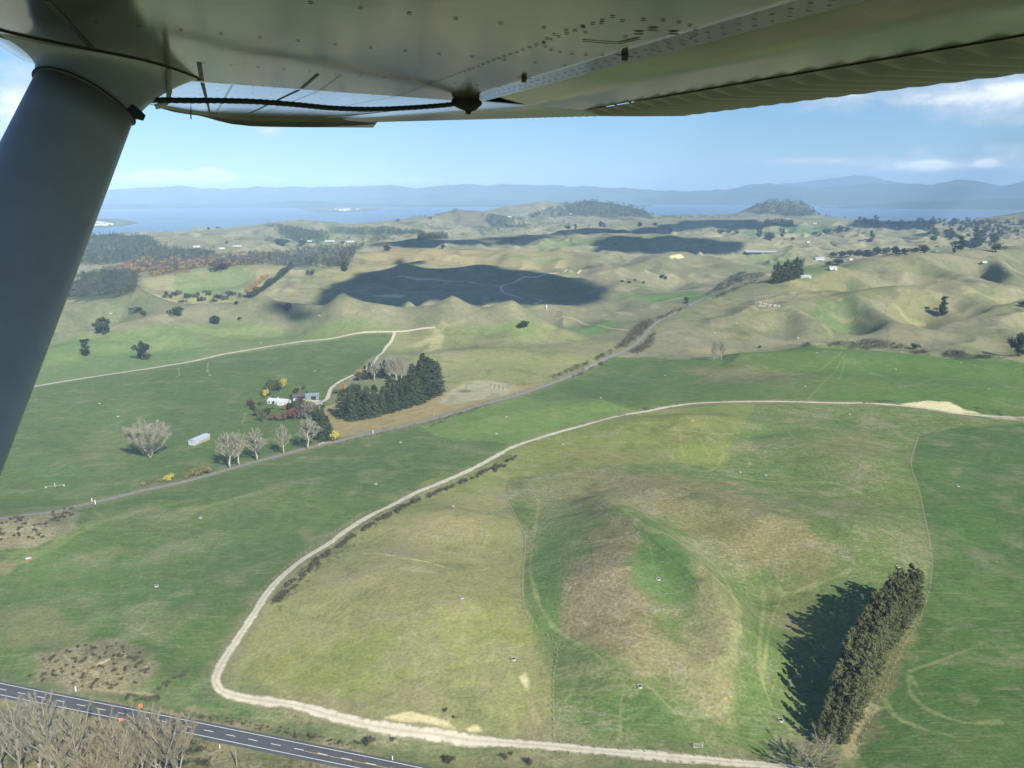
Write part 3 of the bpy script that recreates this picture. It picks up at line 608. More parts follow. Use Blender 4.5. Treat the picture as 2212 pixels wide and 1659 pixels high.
bp = gt.new('ShaderNodeBump'); bp.inputs['Strength'].default_value = .55; bp.inputs['Distance'].default_value = .9
gt.l.new(bh, bp.inputs['Height']); gt.l.new(bp.outputs[0], gb.inputs['Normal'])
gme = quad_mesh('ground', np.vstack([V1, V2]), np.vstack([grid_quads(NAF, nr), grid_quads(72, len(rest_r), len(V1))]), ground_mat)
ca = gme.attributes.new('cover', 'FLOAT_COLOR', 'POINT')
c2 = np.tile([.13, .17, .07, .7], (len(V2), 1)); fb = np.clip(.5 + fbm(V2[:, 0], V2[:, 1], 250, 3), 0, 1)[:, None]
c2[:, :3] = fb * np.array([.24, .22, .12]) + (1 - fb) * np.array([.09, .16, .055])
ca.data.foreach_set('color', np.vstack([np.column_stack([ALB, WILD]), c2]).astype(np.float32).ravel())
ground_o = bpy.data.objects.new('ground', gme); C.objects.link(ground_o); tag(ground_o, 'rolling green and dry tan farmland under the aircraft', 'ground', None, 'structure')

# lake, far shore and mountains
lake_mat = bpy.data.materials.new('lake_water'); lake_mat.use_nodes = True
lt = NT(lake_mat.node_tree); lb = lt.n['Principled BSDF']
lpos = lt.new('ShaderNodeNewGeometry').outputs['Position']
ln = lt.noise(lt.mapping(lpos, scale=(1 / 2600, 1 / 700, 1)), 1.0, 4, .6)
lt.l.new(lt.mix(lt.step(ln, .35, .65), (.075, .125, .17, 1), (.11, .17, .22, 1)), lb.inputs['Base Color'])
lb.inputs['Roughness'].default_value = .32; lb.inputs['Specular IOR Level'].default_value = .3
lr = np.array([2500, 5000, 8000, 12000, 18000, 22000, 25500.]); la = np.radians(np.linspace(-180, 180, 73))
LA, LR = np.meshgrid(la, lr, indexing='ij')
lo = bpy.data.objects.new('lake', quad_mesh('lake', np.stack([np.sin(LA) * LR, np.cos(LA) * LR, LR * 0 + LAKE_Z], -1).reshape(-1, 3), grid_quads(73, 7), lake_mat)); C.objects.link(lo)
tag(lo, 'wide blue lake behind the farmland', 'lake', None, 'structure')
def skyline(name, label, cat, prof, r0, depth, low, rough, mat):
    """a chain of hills: crest heights follow the measured skyline at distance r0"""
    prof = np.array(prof, float)
    d = ray(prof[:, 0], prof[:, 1]); pa = np.arctan2(d[:, 0], d[:, 1]); pz = CAM_Z + d[:, 2] / np.hypot(d[:, 0], d[:, 1]) * r0
    a = np.radians(np.linspace(-46, 46, 620)); t = np.linspace(-1, 1, 34)
    A_, T_ = np.meshgrid(a, t, indexing='ij'); Rr = r0 + T_ * depth
    crest = np.interp(A_, pa, pz) + rough * .35 * fbm(A_ * r0, A_ * 0 + r0, r0 * .02, 4)
    x, y = np.sin(A_) * Rr, np.cos(A_) * Rr
    env = 1 - np.abs(T_) ** 1.3
    h = (crest - low) * env + low + rough * fbm(x, y, depth * .35, 5) * (env * (1 - env) * 3)
    o = bpy.data.objects.new(name, quad_mesh(name, np.stack([x, y, np.minimum(h, np.maximum(crest, low))], -1).reshape(-1, 3), grid_quads(620, 34), mat)); C.objects.link(o)
    tag(o, label, cat, None, 'structure'); return o
bushland = simple_mat('far_bush', (.055, .08, .05), .95, .35, .0012)
skyline('hills', 'low bush covered hills along the far lake shore', 'hills',
        [(-500, 440), (0, 441), (200, 442), (400, 440), (550, 441), (633, 433), (680, 433), (737, 438), (900, 441), (1100, 442), (1250, 442), (1400, 444), (1480, 450), (1600, 450), (1800, 446), (1950, 437), (2100, 431), (2212, 428), (2600, 425)], 14600, 1650, LAKE_Z - 10, 45, bushland)
skyline('mountains', 'blue mountain chain behind the lake', 'mountains',
        [(-600, 405), (0, 410), (220, 411), (300, 405), (400, 402), (470, 408), (560, 404), (700, 403), (840, 400), (900, 405), (1000, 398), (1150, 399), (1250, 402), (1400, 409), (1474, 413), (1565, 409), (1620, 400), (1661, 395), (1700, 401), (1760, 405), (1850, 400), (1908, 395), (1988, 397), (2015, 399), (2068, 387), (2110, 390), (2160, 402), (2212, 390), (2300, 384), (2600, 392)], 19000, 3000, LAKE_Z - 10, 100, bushland)
skyline('mountains', 'faint farthest volcano slope above the blue mountains', 'mountains',
        [(-600, 420), (1400, 418), (1560, 412), (1660, 399), (1740, 392), (1800, 384), (1841, 379), (1880, 380), (1930, 391), (1990, 402), (2100, 412), (2600, 416)], 23500, 2000, LAKE_Z - 10, 80, bushland)

# haze: one closed box of even thin air
hz = mesh_obj('haze', [(sx * 27000, (27000 if sy > 0 else -26000), zz) for zz in (-110, 760) for sx, sy in ((-1, -1), (1, -1), (1, 1), (-1, 1))],
              [(0, 3, 2, 1), (4, 5, 6, 7), (0, 1, 5, 4), (1, 2, 6, 5), (2, 3, 7, 6), (3, 0, 4, 7)], bpy.data.materials.new('haze_air'))
hm = hz.data.materials[0]; hm.use_nodes = True; ht = NT(hm.node_tree)
for n in list(ht.n): ht.n.remove(n)
hv = ht.new('ShaderNodeVolumePrincipled'); hv.inputs['Color'].default_value = (.46, .70, 1.0, 1); hv.inputs['Density'].default_value = 6.0e-5; hv.inputs['Anisotropy'].default_value = -0.42
ho = ht.new('ShaderNodeOutputMaterial'); ht.l.new(hv.outputs[0], ho.inputs['Volume'])
tag(hz, 'thin blue air haze over the land and lake', 'haze', None, 'stuff')

for nm_, pts_, lab_ in (('far_shore', [(60, 476), (200, 472), (262, 474), (300, 481), (262, 488), (215, 492), (60, 494)], 'low far shore with a lakeside town by the strut'), ('far_shore', [(640, 450), (740, 447), (830, 450), (800, 456), (740, 459), (680, 457)], 'low bright spit across the lake')):
    v_ = []
    for (a_, b_) in pts_: d_ = ray(a_, b_); t_ = (LAKE_Z + 2 - CAM_Z) / d_[2]; v_.append((d_[0] * t_, d_[1] * t_, LAKE_Z + 4.0))
    v_ += [(q[0], q[1], LAKE_Z - 3) for q in v_]; n_ = len(pts_)
    tag(mesh_obj(nm_, v_, [list(range(n_))] + [(i, (i + 1) % n_, n_ + (i + 1) % n_, n_ + i) for i in range(n_)], simple_mat('shore_land', (.12, .12, .08), .95, .4, .004)), lab_, 'shore', None, 'structure')

# ------------------------------------------------------------------ the aircraft: axes u (outboard), v (aft), n (up), origin at the eye
def _n(a): return a / np.linalg.norm(a)
U_ = ray(440, 378); V_ = ray(6400, 600); V_ = _n(V_ - U_ * (U_ @ V_)); N_ = np.cross(V_, U_)
EYE = np.array([0, 0, CAM_Z])
WH = 0.46                                     # wing skin above the eye
AXES = np.stack([U_, V_, N_])
def amesh(name, v, f, mats, parent=None, smooth=False, mi=None):
    """mesh given in wing axes"""
    return mesh_obj(name, np.asarray(v, float) @ AXES, [list(q)[::-1] for q in f], mats, parent, smooth, mi)
def abc(P): P = np.asarray(P); return np.array([P @ U_, P @ V_, P @ N_])      # camera-relative world -> wing axes
def on_wing(px, py, drop=0.0):
    """survey point on the inboard wing skin, in wing axes"""
    d = ray(px, py); return abc(d * (WH - drop) / (N_ @ d))
def at_a(px, py, a):
    """survey point at span station a"""
    d = ray(px, py); return abc(d * a / (U_ @ d))
A_BRK, A_TIP = 4.75, 11.0
TB = [(300, 219, 219), (330, 226, 226.5), (350, 229, 235), (375, 233, 242), (400, 238, 246), (430, 242, 250), (450, 245, 255), (470, 247, 261), (500, 250, 268), (540, 252, 272.5), (580, 253, 274), (650, 254, 275), (720, 254, 275.3), (780, 252, 275.6), (806, 251, 275.8), (817, 250, 262)]
_tq = np.array([at_a(q[0], q[1], A_TIP) for q in TB]); LE_TIP = _tq[0, 1]; TE_TIP = 1.46
def b_le(a): return np.where(a < A_BRK, -.86, -.86 + (a - A_BRK) / (A_TIP - A_BRK) * (LE_TIP + .86))
def skin(a, b):
    """height of the wing's lower skin; beyond the strut it rises to the measured tip line"""
    k = np.clip((a - A_BRK) / (A_TIP - A_BRK), 0, 1); le = b_le(a)
    te = 1.5 + k * (TE_TIP - 1.5); bt = LE_TIP + (b - le) / (te - le) * (TE_TIP - LE_TIP)
    x = np.clip((b - le) / .55, 0, 1); z = WH + .085 * (1 - k) * (1 - np.sqrt(np.clip(1 - (1 - x) ** 2.6, 0, 1)))
    return z + k * (np.interp(bt, _tq[:, 1], _tq[:, 2]) - WH)
paint = bpy.data.materials.new('white_aircraft_paint'); paint.use_nodes = True
pt = NT(paint.node_tree); pb = pt.n['Principled BSDF']
po = pt.new('ShaderNodeTexCoord').outputs['Object']
pn1 = pt.noise(po, 1.6, 3, .5); pn2 = pt.noise(pt.mapping(po, scale=(1.2, 5, 1)), 2.2, 4, .6)
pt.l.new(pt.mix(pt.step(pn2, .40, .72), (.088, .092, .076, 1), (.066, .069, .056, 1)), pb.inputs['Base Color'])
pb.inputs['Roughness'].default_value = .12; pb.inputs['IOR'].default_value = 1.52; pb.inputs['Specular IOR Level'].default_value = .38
pbp = pt.new('ShaderNodeBump'); pbp.inputs['Strength'].default_value = .10; pbp.inputs['Distance'].default_value = .02
pt.l.new(pt.math('ADD', pn1, pt.math('MULTIPLY', pn2, .15)), pbp.inputs['Height']); pt.l.new(pbp.outputs[0], pb.inputs['Normal'])
def paint_mat(name, col, rough, spec=.5, var=.05):
    return simple_mat(name, col, rough, var, 6.0, 0, spec)
strut_paint = paint_mat('grey_strut_paint', (.39, .43, .47), .38, .5)
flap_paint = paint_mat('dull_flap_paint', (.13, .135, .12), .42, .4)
dark_rubber = simple_mat('dark_seal', (.025, .027, .027), .8, .2, 20)
rivet_mat = simple_mat('rivet_metal', (.055, .055, .05), .6, .2, 20)
craft = bpy.data.objects.new('light_aircraft', None); C.objects.link(craft); craft.location = EYE
tag(craft, 'white high wing light aircraft, its wing underside and grey strut overhead', 'aircraft')
def tube(path, rad, seg=8, cap=True):
    P = np.array(path, float); vs, fs = [], []; up = np.array([.13, .31, .94])
    for i in range(len(P)):
        d = _n(P[min(i + 1, len(P) - 1)] - P[max(i - 1, 0)]); s_ = np.cross(d, up); s_ = _n(s_); t_ = np.cross(s_, d); r_ = rad[i] if hasattr(rad, '__len__') else rad
        for k in range(seg):
            g = 2 * math.pi * k / seg; vs.append(tuple(P[i] + r_ * (math.cos(g) * s_ + math.sin(g) * t_)))
        if i:
            for k in range(seg): k2 = (k + 1) % seg; fs.append(((i - 1) * seg + k, (i - 1) * seg + k2, i * seg + k2, i * seg + k))
    if cap: fs.append(list(range(seg))[::-1]); fs.append([(len(P) - 1) * seg + k for k in range(seg)])
    return vs, fs
def dots(lst, r=.0065, lift=.0025, f=None):
    """small raised rivet heads along the skin"""
    vs, fs = [], []
    for (a, b) in lst:
        z = (f or skin)(a, b) - lift; k = len(vs)
        for i in range(8):
            t = i * math.pi / 4; vs.append((a + r * math.cos(t), b + r * math.sin(t), z))
        fs.append(list(range(k, k + 8))[::-1])
    return vs, fs
def strip(pts, wd, lift=.002, f=None):
    """narrow band lying under the skin along a line of (a, b)"""
    vs, fs = [], []
    P = np.array(pts, float)
    for i in range(len(P)):
        d = _n((P[min(i + 1, len(P) - 1)] - P[max(i - 1, 0)])); nn = np.array([-d[1], d[0]]) * wd / 2
        for s_ in (-1, 1):
            q = P[i] + nn * s_; vs.append((q[0], q[1], (f or skin)(q[0], q[1]) - lift))
        if i: k = 2 * i; fs.append((k - 2, k - 1, k + 1, k))
    return vs, fs
class Acc:
    def __init__(s): s.v, s.f, s.m = [], [], []
    def add(s, vf, mi=0):
        k = len(s.v); s.v += [tuple(map(float, q)) for q in vf[0]]; s.f += [[i + k for i in f] for f in vf[1]]; s.m += [mi] * len(vf[1])
def line(p, q, n): return [tuple(np.array(p) + (np.array(q) - np.array(p)) * i / (n - 1)) for i in range(n)]
# wing box: lower skin, nose, and a plain top
wg = Acc()
B_HNG, A_ROOT = 1.50, -1.6
as_ = np.unique(np.concatenate([[A_BRK - .012, A_BRK + .012], np.linspace(A_ROOT, A_BRK, 24), np.linspace(A_BRK, A_TIP, 16)]))
bs_t = np.concatenate([np.linspace(0, .3, 10), np.linspace(.34, 1, 10)])
rows = []
for a in as_:
    le = float(b_le(a)); te = B_HNG if a < A_BRK else B_HNG - (a - A_BRK) * .01
    low = [(a, le + (te - le) * t, float(skin(a, le + (te - le) * t))) for t in bs_t]
    thick = .22 if a < A_BRK else .22 - (a - A_BRK) * .04
    top = [(a, te, low[-1][2] + .06), (a, le + (te - le) * .4, low[5][2] + thick), (a, le + .05, low[0][2] + .06)]
    rows.append(low + top)
m_ = len(rows[0]); vs = [p for r_ in rows for p in r_]; fs = []
for i in range(len(rows) - 1):
    for j in range(m_):
        k = (j + 1) % m_; fs.append((i * m_ + j, (i + 1) * m_ + j, (i + 1) * m_ + k, i * m_ + k))
fs.append(list(range(m_))); fs.append([(len(rows) - 1) * m_ + j for j in range(m_)][::-1])
wg.add((vs, fs))
# rivets: chordwise rows at the ribs, spanwise rows at the spars, panels near the tank
rl = []
for a_, b0, b1, st_ in ((2.45, -.25, 1.44, .135), (3.12, -.3, 1.44, .125), (3.95, -.2, 1.42, .11), (4.72, .1, 1.42, .105), (4.78, .16, 1.42, .105), (5.45, -.2, 1.40, .10), (6.1, -.2, 1.38, .10), (6.75, -.15, 1.36, .10), (7.4, -.15, 1.36, .10), (8.2, -.1, 1.36, .10), (9.0, -.1, 1.36, .10), (10.0, -.1, 1.36, .1), (1.75, .3, 1.44, .14)):
    rl += [(a_, b) for b in np.arange(b0, b1, st_)]
rl += [(a, 1.455) for a in np.arange(1.5, 4.7, .075)] + [(a, 1.40) for a in np.arange(1.5, 4.7, .075)]
rl += [(a, 1.05 - .02 * (a - 3)) for a in np.arange(2.2, 10.8, .06)] + [(a, .60) for a in np.arange(4.0, 10.8, .06)] + [(a, .16 + .0 * a) for a in np.arange(4.85, 10.8, .06)]
cx, cy = on_wing(1330, 85)[:2]
rl += [(cx + .34 * math.cos(t), cy + .2 * math.sin(t)) for t in np.linspace(0, 2 * math.pi, 26)[:-1]]
wg.add(dots(rl, .0082), 1)
for p0 in ((1410, 62), (1455, 70), (1380, 70)): q = on_wing(*p0); wg.add(dots([(q[0], q[1])], .017, .004), 1)
for p0 in ((1350, 118), (1132, 167)):                                   # two small cross-shaped drain fittings
    q = on_wing(*p0); wg.add(strip([(q[0] - .001, q[1] - .035), (q[0] + .001, q[1] + .035)], .02, .004), 1); wg.add(tube([(q[0], q[1], q[2] + .01), (q[0], q[1], q[2] - .02)], [.014, .010], 8), 1)
q1, q2, q3, q4 = (on_wing(*p)[:2] for p in ((1258, 87), (1335, 93), (1381, 82), (1300, 75)))
wg.add(strip([q1, q2, q3], .016, .003), 1)
for pl, wd in ((((430, 135), (475, 250)), .02), (((687, 160), (560, 250)), .016), (((100, 0), (200, 105)), .02)):
    a0 = on_wing(*pl[0]); e1 = on_wing(*pl[1]) if pl[1][1] < 180 else np.array([A_TIP - .1, a0[1] + (.10 if pl[0][0] < 500 else -.02), 0])
    wg.add(strip(line(a0[:2], e1[:2], 24), wd), 1)
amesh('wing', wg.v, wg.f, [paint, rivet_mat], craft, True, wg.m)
# dark slot between wing and flap
# flap: smooth nose then pressed ribs; its ribbed skin ends in a saw-tooth trailing edge
B_COR, B_TE, A_F0, A_F1 = 2.085, 2.72, -.6, 4.62
def flap_z(b): return WH + .05 - .055 * np.clip((b - 1.50) / .25, 0, 1) ** .5 + .0 * b - .01 * np.sin(np.clip((b - 1.6) / 1.1, 0, 1) * math.pi)
fl = Acc(); vs, fs = [], []
al = np.linspace(A_F0, A_F1, 30); bl = np.concatenate([np.linspace(1.505, 1.62, 6), np.linspace(1.68, B_COR, 8)])
for a in al:
    for b in bl: vs.append((a, b, float(flap_z(b))))
fs = [tuple(f) for f in grid_quads(len(al), len(bl))]
fl.add((vs, fs))
vs = [(a, b, WH + .12) for a in (A_F0, A_F1) for b in (1.52, B_COR)] ; fl.add((vs, [(0, 1, 3, 2)]))
flap_o = amesh('flap', fl.v, fl.f, paint, craft, True)
rb = Acc(); NR = 32; per = (A_F1 - A_F0) / NR
al = np.linspace(A_F0, A_F1, NR * 8 + 1); bl = np.linspace(B_COR, B_TE, 10)
def rib_z(a, b):
    ph = ((a - A_F0) / per) % 1.0; env = np.clip((b - B_COR) / .03, 0, 1)
    return flap_z(b) - .004 - env * .032 * (1 - .84 * (b - B_COR) / (B_TE - B_COR)) * (1 - np.abs(2 * ph - 1) ** 1.5)
vs = []
for a in al:
    ph = ((a - A_F0) / per) % 1.0
    for j, b in enumerate(bl):
        bb = b - (.018 * ph if j == len(bl) - 1 else 0); vs.append((a, bb, float(rib_z(a, b))))
rb.add((vs, [tuple(f) for f in grid_quads(len(al), len(bl))]))
vs = [(a, b, WH + z) for a in (A_F0, A_F1) for b, z in ((B_COR, .10), (B_TE - .02, .012))]; rb.add((vs, [(0, 1, 3, 2)]))
for k in range(NR):                                                     # dark open ends of the pressed ribs
    a0 = A_F0 + (k + .5) * per
    rb.add(([(a0 - .016, B_COR - .006, WH - .006), (a0 + .016, B_COR - .006, WH - .006), (a0 + .012, B_COR + .012, WH - .020), (a0 - .012, B_COR + .012, WH - .020)], [(0, 1, 2, 3)]), 1)
amesh('ribbed_skin', rb.v, rb.f, [flap_paint, rivet_mat], flap_o, True, rb.m)
# aileron beyond the flap, same pressed skin, tapering to the tip
av = Acc(); A0_, A1_ = 4.70, 10.8; NA_ = 60; al = np.linspace(A0_, A1_, NA_ * 6 + 1); bl = np.linspace(0, 1, 8); vs = []
for a in al:
    ph = ((a - A0_) / (A1_ - A0_) * NA_) % 1.0; t = (a - A_BRK) / (A_TIP - A_BRK)
    b0 = 1.50 - max(a - A_BRK, 0) * .01 + .01; b1 = 2.45 - .50 * max(t, 0)
    for s_ in bl:
        z0 = float(skin(a, 1.2)); vs.append((a, b0 + (b1 - b0) * s_, z0 + .004 - .012 * s_ - (.007 * (1 - abs(2 * ph - 1)) if s_ > .3 else 0)))
av.add((vs, [tuple(f) for f in grid_quads(len(al), len(bl))]))
n0 = len(av.v)
vs = []
for a in al[::6]:
    t = (a - A_BRK) / (A_TIP - A_BRK); b0 = 1.50 - max(a - A_BRK, 0) * .01 + .01; b1 = 2.45 - .50 * max(t, 0); z0 = float(skin(a, 1.2)); vs += [(a, b0, z0 + .10), (a, b1 - .004, z0 + .006)]
k = len(vs) // 2; av.add((vs, [(2 * i, 2 * i + 1, 2 * i + 3, 2 * i + 2) for i in range(k - 1)]))
amesh('aileron', av.v, av.f, paint, craft, True)
# drooped tip: runs chordwise at the end of the wing, deepest aft, cut off square
tp = Acc(); vs = []
for (px, y0, y1) in TB:
    p0 = at_a(px, y0, A_TIP); p0[2] = float(skin(A_TIP, p0[1])) - .002; p1 = at_a(px, y1, A_TIP + .14); mid = (p0 + p1) / 2 + np.array([.05, 0, -.004])
    vs += [tuple(p0), tuple(mid), tuple(p1), tuple(p1 + np.array([.07, 0, .02])), (A_TIP + .25, p1[1], p0[2] + .16), (A_TIP - .1, p0[1], p0[2] + .16)]
q = 6; fs = []
for i in range(len(TB) - 1):
    for j in range(q):
        k = (j + 1) % q; fs.append((i * q + j, i * q + k, (i + 1) * q + k, (i + 1) * q + j))
fs.append([(len(TB) - 1) * q + j for j in range(q)]); fs.append(list(range(q))[::-1])
tp.add((vs, fs)); amesh('wing_tip', tp.v, tp.f, paint, craft, False)
pz = at_a(412, 246, A_TIP + .12)
amesh('drain_pin', *tube([pz + np.array([0, 0, .01]), pz + np.array([0, 0, -.06])], .008), dark_rubber, craft)
# lift strut: streamlined tube from the wing down to the cabin sill
def depth_pt(px, py, D):
    d = ray(px, py); fwd = np.array([0, math.cos(PITCH), -math.sin(PITCH)]); return abc(d * D / (fwd @ d))
S_TOP, S_END = (184, 214, 3.30), (-228, 1150, 2.20)
p0, p1 = depth_pt(*S_TOP), depth_pt(*S_END); ax = _n(p1 - p0)
view = _n(-p0); wide = np.cross(ax, view); wide = _n(wide); thin = _n(np.cross(wide, ax))
if wide[1] < 0: wide = -wide
HW = .186
def section(c, hw, ht, n=28):
    out = []
    for k in range(n):
        g = 2 * math.pi * k / n; x = math.cos(g); y = math.sin(g)
        taper = (1 - .35 * (x * .5 + .5) ** 2)
        out.append(tuple(c + wide * hw * x + thin * ht * y * taper))
    return out
vs = []
L_ = np.linalg.norm(p1 - p0)
for t in np.linspace(0, 1, 12): vs += section(p0 + ax * L_ * t, HW, .085)
fs = [(i * 28 + k, i * 28 + (k + 1) % 28, (i + 1) * 28 + (k + 1) % 28, (i + 1) * 28 + k) for i in range(11) for k in range(28)]
fs += [list(range(28))[::-1], [11 * 28 + k for k in range(28)]]
amesh('strut', vs, fs, strut_paint, craft, True)
# fairing: flares from the strut into the wing skin
foot = []
cL, cR = on_wing(-75, 62), on_wing(432, 172)
cm = (cL + cR) / 2; ex = (cR - cL) / 2
ey = np.cross(ex, np.array([0, 0, 1.])); ey = _n(ey) * .17
for k in range(28):
    g = 2 * math.pi * k / 28; x, y = math.cos(g), math.sin(g); q = cm + ex * x + ey * y * (1 - .6 * abs(x) ** 1.5); q[2] = float(skin(q[0], q[1])) + .004; foot.append(q)
base = [np.array(q) for q in section(p0, HW * 1.035, .092)]
if (base[7] - base[0]) @ (foot[7] - foot[0]) < 0 or np.linalg.norm(base[0] - foot[0]) > np.linalg.norm(base[14] - foot[0]): foot = foot[14:] + foot[:14]
if np.linalg.norm(base[7] - foot[7]) > np.linalg.norm(base[7] - foot[21]): foot = [foot[(-i) % 28] for i in range(28)]
vs = []; NL = 12
for t in np.linspace(0, 1, NL):
    e = t ** 2.0; lift = 1 - (1 - t) ** 1.25
    for k in range(28):
        mid_c = p0 + (cm - p0) * lift; off = (base[k] - p0) * (1 - e) + (foot[k] - cm) * e; vs.append(tuple(mid_c + off))
fs = [(i * 28 + k, i * 28 + (k + 1) % 28, (i + 1) * 28 + (k + 1) % 28, (i + 1) * 28 + k) for i in range(NL - 1) for k in range(28)]
fs.append(list(range(28)))
fr = amesh('strut_fairing', vs, fs, strut_paint, craft, True)
ring = [np.array(q) for q in section(p0 - ax * .004, HW * 1.045, .096, 40)] ; ring.append(ring[0])
amesh('fairing_seam', *tube(ring, .0026, 6, False), dark_rubber, fr)
ft2 = [np.array(q) + np.array([0, 0, -.006]) for q in foot]; ft2.append(ft2[0])
amesh('fairing_seal', *tube(ft2, .0045, 6, False), dark_rubber, fr)
bk = depth_pt(287, 242, 3.28); amesh('strut_bolt', *tube([bk + np.array([0, -.01, .02]), bk + np.array([.01, .02, -.01]), bk + np.array([.01, .04, -.02])], [.016, .020, .012], 8), dark_rubber, craft)
# bent vent tube hanging from the skin behind the strut
w0 = on_wing(364, 146); aw = w0[0]
vp = [w0 + np.array([0, 0, .01])] + [at_a(x_, y_, aw) for x_, y_ in ((364.5, 160), (365, 180), (365.5, 200), (364, 213), (358, 222), (349, 228), (335, 230.5))]
amesh('vent_tube', *tube(vp, .0125, 12), simple_mat('pale_tube', (.42, .43, .42), .5, .1, 8), craft, True)
# cord strung from the strut to the ring by the flap hinge
kq = at_a(1012, 222, 4.62)
cps = [(312, 216, 4.1), (400, 217, 4.15), (480, 217.5, 4.22), (560, 220, 4.3), (640, 226, 4.38), (720, 233.5, 4.46), (800, 236, 4.52), (880, 233, 4.56), (950, 228, 4.6), (1005, 222, 4.62)]
cp = smooth_line(np.array([at_a(*c) for c in cps]), .012)
cv, cf = tube(cp, .0125, 8); cvn = np.array(cv); cvn[:, 2] += .0016 * np.sin(np.repeat(np.arange(len(cp)), 8) * 2.2); 
rope = amesh('rope', cvn, cf, simple_mat('dark_cord', (.03, .034, .036), .9, .3, 60), None, True); rope.location = EYE
tag(rope, 'dark cord strung under the wing from strut to trailing edge', 'rope')
kn = []
for i in range(9):
    th = math.pi * i / 8; z_ = math.cos(th) * .04; r_ = max(math.sin(th), .02) * .8
    for k in range(12): g = 2 * math.pi * k / 12; kn.append((kq[0] + .05 * r_ * math.cos(g), kq[1] + (.105 + .02 * math.sin(3 * g)) * r_ * math.sin(g), kq[2] + z_ * (1 + .2 * math.sin(2 * g))))
kf = [(i * 12 + k, i * 12 + (k + 1) % 12, (i + 1) * 12 + (k + 1) % 12, (i + 1) * 12 + k) for i in range(8) for k in range(12)]
k0 = len(kn); tv, tf = tube([kq, kq + np.array([0, .0, -.06])], [.022, .014], 8); kn += tv; kf += [[i + k0 for i in f] for f in tf]
amesh('hinge_bracket', kn, kf, dark_rubber, craft, True)

# ------------------------------------------------------------------ clouds overhead whose shadows lie on the hills
cloud_mat = bpy.data.materials.new('cloud_white'); cloud_mat.use_nodes = True
ct = NT(cloud_mat.node_tree); cb = ct.n['Principled BSDF']; cb.inputs['Base Color'].default_value = (.92, .93, .95, 1); cb.inputs['Roughness'].default_value = 1; cb.inputs['Specular IOR Level'].default_value = 0
cb.inputs['Subsurface Weight'].default_value = 0.0
ra = ct.new('ShaderNodeAttribute', attribute_name='rim').outputs['Fac']; cp_ = ct.new('ShaderNodeNewGeometry').outputs['Position']
al_ = ct.step(ct.math('ADD', ra, ct.math('MULTIPLY', ct.math('SUBTRACT', ct.noise(cp_, 1 / 60, 4, .6), .5), .5)), .02, .42)
ct.l.new(al_, cb.inputs['Alpha'])
def cloud(pts, zc, thick, rag, label):
    g = G(*pts); w_ = g + SUN_DIR * ((zc - g[:, 2]) / SUN_DIR[2])[:, None]
    w_ = smooth_line(np.vstack([w_, w_[:1]]), 25)[:-1]; n = len(w_)
    c = w_[:, :2].mean(0); vs, fs, rm = [], [], []
    ang = np.arctan2(w_[:, 1] - c[1], w_[:, 0] - c[0]); rim = np.hypot(w_[:, 0] - c[0], w_[:, 1] - c[1])
    rim = rim + rag * fbm(w_[:, 0], w_[:, 1], 130, 4) + rag * .5 * fbm(w_[:, 0], w_[:, 1], 40, 3) + 14
    ts = [1.0, .93, .8, .62, .42, .2]
    for side in (1, -1):
        for t in ts:
            x = c[0] + np.cos(ang) * rim * t; y = c[1] + np.sin(ang) * rim * t
            hgt = math.sqrt(max(0, 1 - t * t)) * thick * (1 if side > 0 else .22)
            z = zc + side * hgt * (1 + .55 * fbm(x, y, 90, 4)) ; vs += list(zip(x, y, z)); rm += [float(np.clip((1 - t) * rim.mean() / 70, 0, 1))] * n
        vs.append((c[0], c[1], zc + side * thick * (1 if side > 0 else .22))); rm.append(1.0)
    m = len(ts); tot = m * n + 1
    for s_ in (0, 1):
        o_ = s_ * tot
        for i in range(m - 1):
            for k in range(n): k2 = (k + 1) % n; fs.append((o_ + i * n + k, o_ + i * n + k2, o_ + (i + 1) * n + k2, o_ + (i + 1) * n + k))
        for k in range(n): fs.append((o_ + (m - 1) * n + k, o_ + (m - 1) * n + (k + 1) % n, o_ + m * n))
    ctr = np.array([c[0], c[1], zc])
    o = mesh_obj('cloud', np.array(vs) - ctr, fs, cloud_mat, None, True); o.location = ctr; o.data.attributes.new('rim', 'FLOAT', 'POINT').data.foreach_set('value', np.array(rm, np.float32))
    tag(o, label, 'cloud', 'fair weather clouds overhead'); return o
cloud([(722, 648), (716, 632), (760, 616), (790, 603), (792, 590), (875, 580), (1010, 580), (1090, 583), (1140, 590), (1185, 601), (1245, 604), (1300, 614), (1312, 634), (1290, 652), (1180, 655), (1080, 650), (940, 648), (830, 650)], 1250, 120, 16, 'large flat bottomed cloud shading the valley behind the near ridge')
cloud([(575, 669), (600, 661), (640, 660), (618, 672)], 1250, 14, 34, 'thin torn cloud shading the hillside left of the round tree')
cloud([(610, 687), (640, 679), (676, 680), (645, 691)], 1250, 12, 30, 'wispy cloud shading the hillside below the round tree')
cloud([(1304, 543), (1312, 524), (1380, 514), (1455, 512), (1530, 516), (1585, 522), (1602, 541), (1540, 548), (1400, 548)], 1350, 110, 22, 'long cloud shading the far round topped hill')
cloud([(780, 533), (830, 528), (900, 522), (1010, 522), (1060, 524), (1050, 532), (930, 534)], 1350, 90, 25, 'narrow cloud shading the far ridge behind the tan plateau')
cloud([(1040, 522), (1100, 515), (1180, 509), (1200, 512), (1120, 527)], 1350, 70, 25, 'small cloud shading the middle of the far dark ridge')
cloud([(1180, 510), (1240, 499), (1300, 494), (1400, 494), (1480, 499), (1360, 503), (1270, 507)], 1400, 90, 25, 'stretched cloud shading the highest far pasture ridge')
cloud([(1420, 494), (1480, 481), (1560, 476), (1660, 479), (1725, 487), (1640, 493), (1540, 491)], 1500, 100, 30, 'cloud shading the farmland before the flat topped hill')
